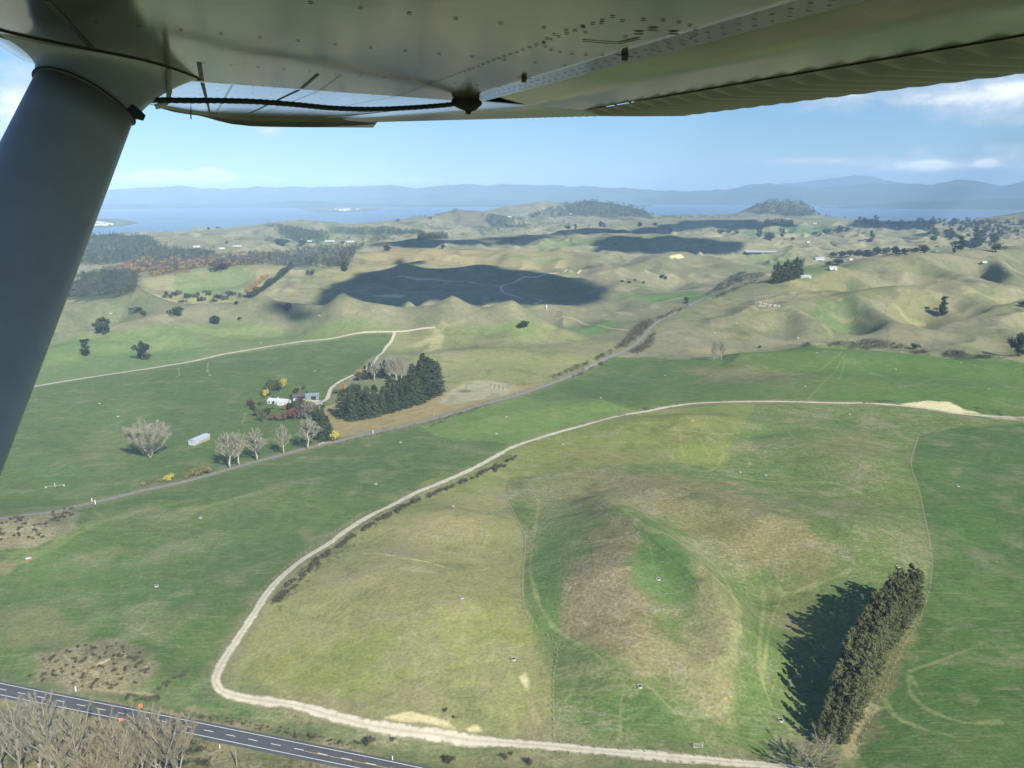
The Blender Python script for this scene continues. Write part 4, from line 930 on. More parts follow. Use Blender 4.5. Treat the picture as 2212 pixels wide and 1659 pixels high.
cloud([(1835, 492), (1870, 478), (1960, 476), (2015, 485), (1960, 498)], 1500, 90, 30, 'cloud shading the farmland right of the flat topped hill')
cloud([(850, 572), (872, 562), (918, 564), (915, 571)], 1250, 40, 20, 'small cloud shading a hollow on the tan plateau')

# ------------------------------------------------------------------ roads and tracks
def road_mat(name, c1_, c2_, rough=.95, sc=1.0):
    m = bpy.data.materials.new(name); m.use_nodes = True; t = NT(m.node_tree); b = t.n['Principled BSDF']
    p = t.new('ShaderNodeNewGeometry').outputs['Position']; uv = t.new('ShaderNodeAttribute', attribute_name='across').outputs['Fac']
    n1 = t.noise(p, .35 * sc, 5, .65); n2 = t.noise(p, 2.2 * sc, 3, .6)
    wheel = t.math('ABSOLUTE', t.math('SUBTRACT', t.math('ABSOLUTE', uv), .45))
    f_ = t.math('ADD', t.step(n1, .3, .75), t.math('MULTIPLY', t.math('SUBTRACT', n2, .5), .6))
    f_ = t.math('SUBTRACT', f_, t.math('MULTIPLY', t.step(wheel, .0, .22, 1, 0), .25))
    t.l.new(t.mix(t.math('ADD', f_, 0.0, clamp=True), c1_ + (1,), c2_ + (1,)), b.inputs['Base Color'])
    if name != 'dark_asphalt':
        col_ = b.inputs['Base Color'].links[0].from_socket; ed = t.math('ABSOLUTE', uv)
        col_ = t.mix(t.math('MULTIPLY', t.step(t.math('ADD', ed, t.math('MULTIPLY', t.math('SUBTRACT', n1, .5), 1.1)), .55, .95), .8), col_, (.17, .165, .085, 1))
        col_ = t.mix(t.math('MULTIPLY', t.step(t.math('ADD', ed, t.math('MULTIPLY', n2, .35)), .42, .12), .38), col_, (.22, .21, .12, 1))
        t.l.new(col_, b.inputs['Base Color'])
    b.inputs['Roughness'].default_value = rough; b.inputs['Specular IOR Level'].default_value = .15
    return m
gravel = road_mat('pale_gravel', (.56, .52, .40), (.43, .39, .28))
oldroad = road_mat('worn_grey_road', (.25, .25, .225), (.18, .178, .155))
asphalt = road_mat('dark_asphalt', (.082, .088, .094), (.105, .110, .112))
def ribbon(name, pts, width, mat, label, cat='track', lift=.12, step=3.0, rag=.0, parent=None, off=0.0):
    c = smooth_line(G(*pts), step) if not isinstance(pts, np.ndarray) else pts
    d = np.gradient(c[:, :2], axis=0); d /= np.linalg.norm(d, axis=1, keepdims=True) + 1e-9; nn = np.stack([d[:, 1], -d[:, 0]], 1)
    r = np.hypot(c[:, 0], c[:, 1]); lf = lift + np.clip((r - 350) / 1000, 0, 2) * .30
    al = np.array([-1, -.8, -.4, 0, .4, .8, 1]); vs, ac = [], []
    wv_ = width / 2 * (1 + rag * fbm(c[:, 0], c[:, 1], 14, 3))
    for s_ in al:
        x = c[:, 0] + nn[:, 0] * (wv_ * s_ + off); y = c[:, 1] + nn[:, 1] * (wv_ * s_ + off)
        vs.append(np.stack([x, y, height(x, y) + lf - (.1 if abs(s_) == 1 else 0)], 1)); ac.append(np.full(len(c), s_))
    V = np.stack(vs, 1).reshape(-1, 3)
    me = quad_mesh(name, V, grid_quads(len(c), 7), mat)
    at_ = me.attributes.new('across', 'FLOAT', 'POINT'); at_.data.foreach_set('value', np.stack(ac, 1).ravel().astype(np.float32))
    o = bpy.data.objects.new(name, me); C.objects.link(o); tag(o, label, cat, None, 'structure'); return c
ribbon('gravel_track', T1, 5.0, gravel, 'pale gravel farm track curving through the near paddocks', rag=.35)
ribbon('gravel_track', T2, 6.0, gravel, 'straight pale farm track beyond the farmhouse', step=8, rag=.2)
ribbon('driveway', T3, 4.4, gravel, 'pale driveway curving down to the farm sheds', 'driveway', step=5, rag=.2)
ribbon('side_road', R1, 6.4, oldroad, 'worn grey country road running up to the hills', 'road', step=5, rag=.1)
hw = ribbon('highway', HWY, 9.8, asphalt, 'dark two lane highway at the bottom left', 'road', step=2.5, lift=.16)
ribbon('gravel_track', [(858, 598), (960, 607), (1040, 615), (1084, 622)], 6, gravel, 'thin farm track across the shaded valley', step=10)
ribbon('gravel_track', [(1255, 584), (1220, 588), (1170, 596), (1120, 606), (1090, 616), (1082, 625), (1095, 636), (1120, 643), (1160, 647), (1170, 651), (1155, 658)], 7.5, gravel, 'winding grey track in the cloud shaded valley', step=10, lift=.5)
ribbon('farm_track', [(1200, 690), (1250, 694), (1310, 708), (1360, 714)], 4.5, road_mat('dry_track', (.36, .32, .2), (.3, .27, .17)), 'dusty track joining the country road from the left', step=6)
ribbon('farm_yard', [(690, 868), (668, 866), (650, 868)], 10, gravel, 'gravel yard in front of the farm sheds', 'yard', step=4, lift=.2)
ribbon('driveway', [(690, 962), (700, 956), (712, 957), (708, 949), (700, 944)], 5, gravel, 'pale farm gateway beside the yellow tree', 'driveway', step=4)
white_paint = simple_mat('road_paint', (.78, .78, .74), .7, .15, 2); yellow_paint = simple_mat('yellow_road_paint', (.72, .50, .10), .7, .1, 2)
def marking(name, c, off, width, mat, spans, label):
    d = np.gradient(c[:, :2], axis=0); d /= np.linalg.norm(d, axis=1, keepdims=True); nn = np.stack([d[:, 1], -d[:, 0]], 1)
    s = np.concatenate([[0], np.cumsum(np.linalg.norm(np.diff(c[:, :2], axis=0), axis=1))]); vs, fs = [], []
    for (a, b) in spans:
        n = max(2, int((b - a) / 2) + 1); ss = np.linspace(a, b, n)
        cx_, cy_ = np.interp(ss, s, c[:, 0]), np.interp(ss, s, c[:, 1]); nx, ny = np.interp(ss, s, nn[:, 0]), np.interp(ss, s, nn[:, 1])
        for i in range(n):
            k = len(vs)
            for e in (-.5, .5):
                x = cx_[i] + nx[i] * (off + e * width); y = cy_[i] + ny[i] * (off + e * width); vs.append((x, y, float(height(x, y)) + .245))
            if i: fs.append((k - 2, k - 1, k + 1, k))
    o = mesh_obj(name, vs, fs, mat); tag(o, label, 'road marking', None, 'structure'); return s[-1]
TOT = marking('road_marking', hw, -3.3, .26, white_paint, [(0, 900)], 'white edge line on the far side of the highway')
marking('road_marking', hw, 3.3, .26, white_paint, [(0, 900)], 'white edge line on the near side of the highway')
s_mid = float(np.argmin(np.abs(hw[:, 0] - G((262, 1541))[0, 0])) / len(hw) * TOT)
marking('road_marking', hw, 0, .28, white_paint, [(a, a + 4.2) for a in np.arange(0, s_mid, 10.2)] + [(a, a + 4.2) for a in np.arange(s_mid, TOT - 6, 20)] + [(a + 10, a + 14.2) for a in np.arange(s_mid, TOT - 20, 20)], 'dashed white centre line of the highway')
s_y = float(np.argmin(np.abs(hw[:, 0] - G((672, 1624))[0, 0])) / len(hw) * TOT)
marking('road_marking', hw, .35, .2, yellow_paint, [(s_y, TOT)], 'solid yellow no passing line on the highway')

# ------------------------------------------------------------------ plants
def leafmat(name, c1_, c2_, sc=.35):
    m = bpy.data.materials.new(name); m.use_nodes = True; t = NT(m.node_tree); b = t.n['Principled BSDF']
    oi = t.new('ShaderNodeObjectInfo'); p = t.new('ShaderNodeTexCoord').outputs['Object']
    f_ = t.math('ADD', t.math('MULTIPLY', t.noise(p, sc, 3, .6), 1.3), t.math('MULTIPLY', oi.outputs['Random'], .5))
    col = t.mix(t.step(f_, .45, 1.25), c1_ + (1,), c2_ + (1,))
    t.l.new(col, b.inputs['Base Color']); b.inputs['Roughness'].default_value = .8; b.inputs['Specular IOR Level'].default_value = .15
    return m
M_PINE = leafmat('pine_needles', (.030, .045, .021), (.066, .080, .036))
M_SHELT = leafmat('shelter_foliage', (.072, .088, .036), (.132, .140, .064), .16)
M_DARK = leafmat('dark_leaves', (.022, .033, .018), (.045, .056, .028))
M_OLIVE = leafmat('olive_leaves', (.055, .065, .030), (.095, .100, .045))
M_GORSE = leafmat('gorse_leaves', (.060, .058, .032), (.11, .095, .056), .8)
M_GORSEY = leafmat('gorse_yellowish', (.13, .12, .045), (.24, .21, .085), .8)
M_YEL = leafmat('golden_leaves', (.26, .23, .04), (.48, .42, .08))
M_RUST = leafmat('rusty_leaves', (.095, .052, .032), (.165, .085, .048)); M_MAROON = leafmat('maroon_leaves', (.045, .022, .022), (.085, .036, .034)); M_ORANGE = leafmat('orange_leaves', (.26, .16, .06), (.40, .26, .10))
M_GREYW = leafmat('grey_winter_scrub', (.09, .085, .06), (.15, .14, .10))
M_BARK = simple_mat('brown_bark', (.10, .08, .06), .9, .3, 2); M_PALEBARK = simple_mat('pale_bark', (.40, .37, .30), .9, .25, 1.2); M_NEARBARK = simple_mat('near_bark', (.26, .24, .19), .9, .25, 1.2); M_TWIG = simple_mat('bare_twigs', (.31, .295, .22), .9, .3, .5)
M_TWIGO = simple_mat('budding_twigs', (.36, .30, .16), .9, .3, .5)
def cards(c, n, size, aspect=.55, rg=rng):
    """small leaf-shaped faces at points c with rough normals n"""
    c = np.asarray(c, float); N = len(c)
    nn = n + rg.normal(0, .55, (N, 3)); nn /= np.linalg.norm(nn, axis=1, keepdims=True) + 1e-9
    t = rg.normal(0, 1, (N, 3)); t -= nn * (t * nn).sum(1, keepdims=True); t /= np.linalg.norm(t, axis=1, keepdims=True) + 1e-9
    b = np.cross(nn, t); s = (size * rg.uniform(.6, 1.35, N))[:, None]
    return np.stack([c + t * s, c + b * s * aspect, c - t * s * .8, c - b * s * aspect], 1).reshape(-1, 3)
def card_obj(name, V, mat, parent=None):
    me = quad_mesh(name, V, np.arange(len(V)).reshape(-1, 4), mat, False)
    o = bpy.data.objects.new(name, me); C.objects.link(o)
    if parent is not None: o.parent = parent
    return o
def conifer_pts(h, rad, n, base=.06, power=.9, branches=90, droop=.18, top=1.0, rg=rng):
    t = rg.uniform(0, 1, branches) ** 1.15; az_ = rg.uniform(0, 2 * math.pi, branches)
    L = rad * (np.maximum(1 - t, .02) ** power) * rg.uniform(.72, 1.12, branches) + .03 * rad
    k = rg.integers(0, branches, n); s = rg.uniform(.12, 1, n) ** .6
    sp = .10 * L[k] + .12
    x = np.cos(az_[k]) * L[k] * s + rg.normal(0, 1, n) * sp; y = np.sin(az_[k]) * L[k] * s + rg.normal(0, 1, n) * sp
    z = h * (base + (1 - base) * t[k]) - droop * L[k] * s + rg.normal(0, .22, n) * (h / 25)
    nrm = np.stack([np.cos(az_[k]) * .6, np.sin(az_[k]) * .6, np.full(n, .8)], 1)
    return np.stack([x, y, np.clip(z, .2, h)], 1), nrm
def blob_pts(lobes, n, shell=.55, rg=rng):
    lobes = np.array(lobes, float); w_ = lobes[:, 3] * lobes[:, 3]; k = rg.choice(len(lobes), n, p=w_ / w_.sum())
    d = rg.normal(0, 1, (n, 3)); d /= np.linalg.norm(d, axis=1, keepdims=True); r = rg.uniform(shell, 1.05, n)
    p = lobes[k, :3] + d * (r * lobes[k, 3])[:, None] * np.array([1, 1, .82]); p[:, 2] = np.maximum(p[:, 2], .12)
    return p, d + np.array([0, 0, .35])
def trunk_obj(h, r, mat, parent, lean=(0, 0), limbs=0, seed=0):
    rg = np.random.default_rng(seed); P = np.array([(lean[0] * t * t, lean[1] * t * t, h * t) for t in np.linspace(0, 1, 6)])
    v, f_ = tube(P, [r * 1.25, r, r * .85, r * .65, r * .45, r * .2], 7)
    for i in range(limbs):
        t = rg.uniform(.25, .75); a = rg.uniform(0, 6.28); q = P[0] * (1 - t) + np.array([0, 0, h * t]); e = q + np.array([math.cos(a) * h * .22, math.sin(a) * h * .22, h * .14])
        v2, f2 = tube([q, (q + e) / 2 + np.array([0, 0, h * .03]), e], [r * .5, r * .35, r * .15], 5); k = len(v); v = v + v2; f_ = f_ + [[j + k for j in g] for g in f2]
    return mesh_obj('trunk', v, f_, mat, parent, True)
def make_tree(name, crown, mat, h, r=.3, size=.5, bark=None, limbs=4, lean=(0, 0), seed=1, th=.8, aspect=.55):
    root = empty(name); trunk_obj(h * th, r, bark or M_BARK, root, lean, limbs, seed)
    card_obj('crown', cards(crown[0], crown[1], size, aspect), mat, root); root['h'] = float(h); return root
def branch_tree(name, h, spread, seed, mat_t, mat_w, rise=.75, limbs=16, low=.16, fine=1.0, multi=1, tw=1.0):
    """leafless tree: trunk, limbs, branches and a haze of twigs"""
    rg = np.random.default_rng(seed); root = empty(name); tv, tf, wv_, wf = [], [], [], []
    def add(v, f_, V_, F_): k = len(V_); V_ += v; F_ += [[j + k for j in g] for g in f_]
    def strand(p, q, w0, w1, bend):
        m = (p + q) / 2 + bend; d = q - p; s_ = np.cross(d, rg.normal(0, 1, 3)); s_ = s_ / (np.linalg.norm(s_) + 1e-9); k = len(wv_)
        for c_, w_ in ((p, w0), (m, (w0 + w1) / 2), (q, w1)): wv_.append(tuple(c_ - s_ * w_)); wv_.append(tuple(c_ + s_ * w_))
        wf.append((k, k + 1, k + 3, k + 2)); wf.append((k + 2, k + 3, k + 5, k + 4))
    for st_ in range(multi):
        b0 = np.array([rg.normal(0, .5), rg.normal(0, .5), 0]) * (multi > 1); tip = b0 + np.array([rg.normal(0, .03) * h, rg.normal(0, .03) * h, h * .86]) + (np.array([rg.normal(0, spread * .4), rg.normal(0, spread * .4), 0]) if multi > 1 else 0)
        P = [b0 + (tip - b0) * t + np.array([rg.normal(0, .012) * h * (t > 0), rg.normal(0, .012) * h * (t > 0), 0]) for t in np.linspace(0, 1, 7)]
        add(*tube(P, list(np.linspace(.026 * h / (1 + .6 * (multi > 1)), .004 * h, 7)), 7), tv, tf)
        for i in range(limbs):
            t = low + (.96 - low) * (i + rg.uniform(0, 1)) / limbs; j = min(int(t * 6), 5); f_ = t * 6 - j; q = P[j] * (1 - f_) + P[j + 1] * f_
            a = i * 2.4 + rg.uniform(-.5, .5); L = spread * (1.12 - .85 * t ** 1.4) * rg.uniform(.8, 1.1)
            e = q + np.array([math.cos(a) * L, math.sin(a) * L, L * rise * rg.uniform(.8, 1.4) + .05 * h]); e[2] = min(e[2], h * rg.uniform(.93, 1.0))
            m = (q + e) / 2 + np.array([math.cos(a) * L * .12, math.sin(a) * L * .12, -.06 * L])
            add(*tube([q, m, e], [.010 * h * (1.15 - t), .006 * h, .0022 * h], 5), tv, tf)
            for k in range(7):
                s_ = rg.uniform(.25, 1); p2 = q * (1 - s_) + e * s_ + (m - (q + e) / 2) * 4 * s_ * (1 - s_) * .5; dr = np.array([math.cos(a), math.sin(a), .75 + rise]) + rg.normal(0, .55, 3); dr /= np.linalg.norm(dr)
                e2 = p2 + dr * L * .42 * rg.uniform(.6, 1.2); e2[2] = min(e2[2], h * 1.0); strand(p2, e2, .0026 * h * tw, .0012 * h * tw, rg.normal(0, .03, 3) * L)
                for _ in range(int(9 * fine)):
                    s2 = rg.uniform(.15, 1); p3 = p2 + (e2 - p2) * s2; d3 = dr + rg.normal(0, .6, 3); d3[2] += .35; d3 /= np.linalg.norm(d3); strand(p3, p3 + d3 * L * .24 * rg.uniform(.6, 1.3), .0013 * h * tw, .0005 * h * tw, rg.normal(0, .02, 3) * L)
    mesh_obj('trunk', tv, tf, mat_t, root, True); mesh_obj('crown', wv_, wf, mat_w, root); root['h'] = float(h); return root
USED = set()
def p2m(px, py, hp):
    g = G((px, py))[0]; v = g - EYE; zc = v[1] * math.cos(PITCH) - v[2] * math.sin(PITCH); return g, hp * zc / (F_PX * math.cos(math.atan2(-v[2], math.hypot(v[0], v[1]))))
def plant(proto, px, py, hp, label, cat, group=None, wid=None, g=None, rz=None, hm=None):
    """stand a copy of a plant with its foot at a surveyed point, hp survey units tall, wid wide"""
    if g is None: g, h = p2m(px, py, hp)
    else: h = hm
    o = proto if proto.name not in USED else copy_tree(proto)
    USED.add(o.name); USED.add(proto.name)
    s = h / proto['h']; sw = s if wid is None else s * (wid / hp) / proto.get('wr', .5)
    o.location = (g[0], g[1], g[2] - .15); o.rotation_euler = (0, 0, random.uniform(0, 6.28) if rz is None else rz); o.scale = (sw, sw, s)
    for k in ('group',):
        if k in o: del o[k]
    return tag(o, label, cat, group)
def protos(fn, n): return [fn(i) for i in range(n)]
def wr(o, v): o['wr'] = v; return o
ORD = ['first', 'second', 'third', 'fourth', 'fifth', 'sixth', 'seventh', 'eighth', 'ninth', 'tenth', 'eleventh', 'twelfth', 'thirteenth', 'fourteenth', 'fifteenth', 'sixteenth', 'seventeenth', 'eighteenth', 'nineteenth', 'twentieth',
       'twenty-first', 'twenty-second', 'twenty-third', 'twenty-fourth']
PINE = protos(lambda i: wr(make_tree('pine_tree', conifer_pts(22, 6.2, 3600, .02, .55, 130, .20), M_PINE, 22, .32, .62, seed=i), .44), 3)
SHELT = protos(lambda i: wr(make_tree('shelter_tree', conifer_pts(28, 4.0, 9000, .02, .46, 90, -.5), M_SHELT, 28, .34, .36, seed=i, limbs=0), .29), 3)
def old_pine(i):
    rg = np.random.default_rng(40 + i); lob = [(rg.normal(0, 2.6), rg.normal(0, 2.6), 2.2 + 9.5 * rg.uniform() , rg.uniform(1.9, 3.0)) for _ in range(18)] + [(0, 0, 12.5, 2.4)]
    return wr(make_tree('old_pine', blob_pts(lob, 2600, .3, rg), M_DARK, 15, .55, .55, limbs=9, seed=i, th=.85), .85)
OLDP = protos(old_pine, 3)
def tall_pine(i):
    rg = np.random.default_rng(60 + i); lob = [(rg.normal(0, 1.7), rg.normal(0, 1.7), 1.8 + 16.5 * rg.uniform() ** .9, rg.uniform(1.5, 2.4)) for _ in range(22)] + [(0, 0, 18, 1.6)]
    return wr(make_tree('tall_pine', blob_pts(lob, 2600, .3, rg), M_DARK, 20, .5, .55, limbs=8, seed=i), .55)
TALLP = protos(tall_pine, 2)
def round_tree(i):
    rg = np.random.default_rng(80 + i); lob = [(0, 0, 5.2, 3.6)] + [(rg.normal(0, 2.1), rg.normal(0, 2.1), 4.6 + rg.normal(0, 1.3), rg.uniform(1.5, 2.3)) for _ in range(9)]
    return wr(make_tree('round_tree', blob_pts(lob, 1300, .6, rg), M_DARK, 9, .35, .42, limbs=3, seed=i, th=.6), 1.0)
ROUND = protos(round_tree, 2)
def bush_p(name, mat, i, n=420):
    rg = np.random.default_rng(100 + i); lob = [(0, 0, 1.1, 1.1)] + [(rg.normal(0, .85), rg.normal(0, .85), .8 + rg.uniform(0, .7), rg.uniform(.6, 1.0)) for _ in range(6)]
    o = card_obj(name, cards(*blob_pts(lob, n, .5, rg), .26), mat); o['h'] = 2.2; o['wr'] = 1.5; return o
POPLAR = [wr(branch_tree('bare_poplar', 30, 8.2, 5, M_PALEBARK, M_TWIG, .95, 24, .2, 6, 1, 1.15), .6), wr(branch_tree('bare_poplar', 30, 7.5, 8, M_PALEBARK, M_TWIG, 1.1, 24, .24, 6, 1, 1.15), .55)]
WILLOW = wr(branch_tree('bare_willow', 20, 11.5, 12, M_PALEBARK, M_TWIG, .8, 16, .06, 6, 3, 1.2), 1.2)
POPNEAR = [wr(branch_tree('bare_poplar', 20, 5.0, 21, M_NEARBARK, simple_mat('near_twigs', (.29, .27, .215), .9, .3, .5), 1.3, 19, .14, 8, 1, .34), .5), wr(branch_tree('bare_poplar', 20, 5.4, 23, M_NEARBARK, simple_mat('near_twigs_gold', (.29, .26, .165), .9, .3, .5), 1.35, 17, .10, 8, 2, .34), .55)]

# ------------------------------------------------------------------ lone trees of the middle distance
for i, (pr, px, py, hp, wd, lab) in enumerate([
    (OLDP[0], 224, 722, 40, 38, 'old spreading pine with bare earth under its broken crown'),
    (TALLP[0], 185, 769, 38, 24, 'storm broken pine leaning beside a pale dead limb'),
    (OLDP[1], 308, 777, 43, 40, 'tall oval pine alone on the green slope above the straight track'),
    (ROUND[0], 384, 684, 26, 27, 'round dense tree on the tan slope between two hollows'),
    (OLDP[2], 464, 700, 20, 26, 'low wide pine where the green paddock meets the tan hill'),
    (ROUND[1], 622, 672, 19, 19, 'round ball shaped tree inside the torn cloud shadow'),
    (ROUND[0], 297, 675, 14, 24, 'squat dark tree on top of the small hill'),
    (ROUND[1], 311, 684, 15, 16, 'small dark tree just below the squat hilltop tree'),
    (ROUND[0], 517, 691, 8, 8, 'tiny bushy tree at the top of the paddock fence'),
    (OLDP[1], 1131, 708, 17, 25, 'flat crowned dark pine at the foot of the pointed hill'),
    (TALLP[1], 2036, 681, 43, 26, 'tall ragged pine alone on the tan hills at the right'),
    (OLDP[2], 2200, 770, 55, 40, 'big dark pine by the right hand end of the scrub'),
    (ROUND[1], 2211, 664, 15, 18, 'dark bushy tree on the slope above the big pine'),
    (ROUND[0], 1975, 754, 14, 17, 'small round tree just behind the dark green scrub'),
    (ROUND[1], 1641, 752, 7, 8, 'little shrub tree on the crest of the green paddock'),
    (TALLP[0], 1482, 655, 14, 14, 'dark tree beside the country road where it bends behind scrub'),
    (ROUND[1], 666, 594, 13, 10, 'left one of two small trees on the tan hillside by the hedge'),
    (ROUND[0], 675, 595, 15, 10, 'right one of two small trees on the tan hillside by the hedge'),
    (TALLP[1], 744, 586, 22, 18, 'tree at the right end of the grey wood'),
]): plant(pr, px, py, hp, lab, 'tree', None, wd)
for i, (px, py, hp) in enumerate([(1542, 780, 46), (1558, 777, 44)]):
    plant(POPLAR[i], px, py, hp, ['slim pale leafless poplar standing left of a pair by the dark paddock', 'slim pale leafless poplar standing right of a pair by the dark paddock'][i], 'tree', None, 18)
# farm pines: front and rear lines of the dense block
c_ = smooth_line(G((760, 908), (800, 900), (850, 888), (895, 873), (930, 855), (952, 840)), 2)
s_ = np.concatenate([[0], np.cumsum(np.linalg.norm(np.diff(c_[:, :2], axis=0), axis=1))]); dn = np.gradient(c_[:, :2], axis=0); dn /= np.linalg.norm(dn, axis=1, keepdims=True)
ROWLAB = {0: 'front', 1: 'middle', 2: 'rear'}
for row in range(3):
    n_ = 17 - row
    for k in range(n_):
        q = s_[-1] * (k + .5 * (row % 2) + random.uniform(-.15, .15)) / n_; x = np.interp(q, s_, c_[:, 0]); y = np.interp(q, s_, c_[:, 1]); ddx = np.interp(q, s_, dn[:, 0]); ddy = np.interp(q, s_, dn[:, 1])
        x -= ddy * row * 7.5; y += ddx * row * 7.5
        hm = 22 + 2.5 * math.sin(k * .9 + row) + random.uniform(-1.5, 2) + 8 * float(sstep(np.array(k / n_), .35, .8)) + 1.5 * row
        plant(PINE[(k + row) % 3], 0, 0, 0, f'dark green pine, {ORD[k]} from the left in the {ROWLAB[row]} line of the farm windbreak', 'pine tree', 'pines of the windbreak beside the farmhouse', None, (x, y, float(height(x, y))), None, hm * random.uniform(.85, 1.1)).scale.x *= random.uniform(.8, 1.35)
for k, (px, py, hp) in enumerate([(788, 819, 30), (799, 817, 34), (812, 816, 32), (822, 815, 31), (831, 813, 36)]):
    plant(PINE[k % 3], px, py, hp, f'dark conifer, {ORD[k]} from the left behind the bare tree at the driveway bend', 'pine tree', 'conifers at the driveway bend', 13)
plant(POPLAR[0], 809, 823, 48, 'bare grey tree standing before the conifers at the driveway bend', 'tree', None, 28)
for k, (px, py, hp, wd) in enumerate([(842, 822, 52, 26), (856, 822, 54, 30), (868, 820, 46, 24)]): plant(POPLAR[(k + 1) % 2], px, py, hp, f'grey leafless tree, {ORD[k]} from the left behind the farm windbreak', 'tree', 'leafless trees behind the windbreak', wd)
# poplars along the road and the willow
for k, (px, py, hp, wd, lab) in enumerate([(497, 1011, 80, 56, 'widest leafless poplar at the roadside, nearest the hay shed'), (517, 1005, 76, 40, 'narrow leafless poplar squeezed second in the roadside row'), (555, 995, 72, 50, 'leafless poplar third in the roadside row beside the gap'),
                                           (612, 981, 64, 32, 'smallest leafless poplar standing apart in the roadside row'), (666, 970, 70, 52, 'leafless poplar next to the dark garden conifers')]):
    plant(POPLAR[k % 2], px, py, hp, lab, 'tree', 'leafless poplars along the country road', wd, rz=1.3 * k)
plant(WILLOW, 328, 988, 68, 'broad leafless willow alone in the green paddock', 'tree', None, 78)
# leafless trees at the bottom edge
NEAR = [(-35, 1690, 150, 70), (8, 1700, 165, 72), (48, 1705, 170, 76), (92, 1700, 160, 84), (125, 1716, 190, 84), (180, 1690, 130, 74), (262, 1712, 135, 80), (300, 1702, 140, 84), (348, 1704, 150, 86), (392, 1690, 120, 60), (165, 1740, 175, 86), (230, 1745, 120, 80)]
for k, (px, py, hp, wd) in enumerate(NEAR):
    plant(POPNEAR[0 if k < 6 else 1], px, min(py, 1655), hp * .92, f'leafless tree south of the highway, {ORD[k]} from the left' if k < 10 else ('leafless tree in front of the left clump south of the highway', 'low leafless tree between the two clumps south of the highway')[k - 10], 'tree', 'leafless trees below the highway', wd,
          g=None if py < 1657 else (lambda d, t: (d[0] * t, d[1] * t, float(height(d[0] * t, d[1] * t))))(ray(px, py), (-8 - CAM_Z) / ray(px, py)[2]), hm=hp * .92 * 300 / (F_PX * .8), rz=k * 1.7)
plant(POPNEAR[1], 1760, 1690, 90, 'pale leafless tree at the near end of the shelterbelt', 'tree', None, 96, g=(lambda d, t: (d[0] * t, d[1] * t, float(height(d[0] * t, d[1] * t))))(ray(1763, 1684), (-5 - CAM_Z) / ray(1763, 1684)[2]), hm=14.5)
# shelterbelt
c_ = smooth_line(G((1794, 1612), (1822, 1552), (1848, 1494), (1885, 1416), (1940, 1340), (1966, 1312)), 1.0)
s_ = np.concatenate([[0], np.cumsum(np.linalg.norm(np.diff(c_[:, :2], axis=0), axis=1))]); dn = np.gradient(c_[:, :2], axis=0); dn /= np.linalg.norm(dn, axis=1, keepdims=True)
for row in range(3):
    n_ = 22
    for k in range(n_):
        q = s_[-1] * (k + .33 * row + random.uniform(-.12, .12)) / n_; x = np.interp(q, s_, c_[:, 0]); y = np.interp(q, s_, c_[:, 1]); ddx = np.interp(q, s_, dn[:, 0]); ddy = np.interp(q, s_, dn[:, 1])
        x += ddy * (row - 1) * 3.9; y -= ddx * (row - 1) * 3.9; t = k / n_
        hm = (15 + 11 * sstep(np.array(t), 0, .22) - 2.5 * sstep(np.array(t), .6, 1) - 5 * math.exp(-((t - .52) / .03) ** 2)) * random.uniform(.88, 1.08)
        plant(SHELT[(k + row) % 3], 0, 0, 0, f'bronze green shelter tree, {ORD[k]} from the near end in the {("left", "middle", "right")[row]} line of the shelterbelt', 'shelter tree', 'trees of the tall shelterbelt at the right', None, (x, y, float(height(x, y))), None, float(hm))
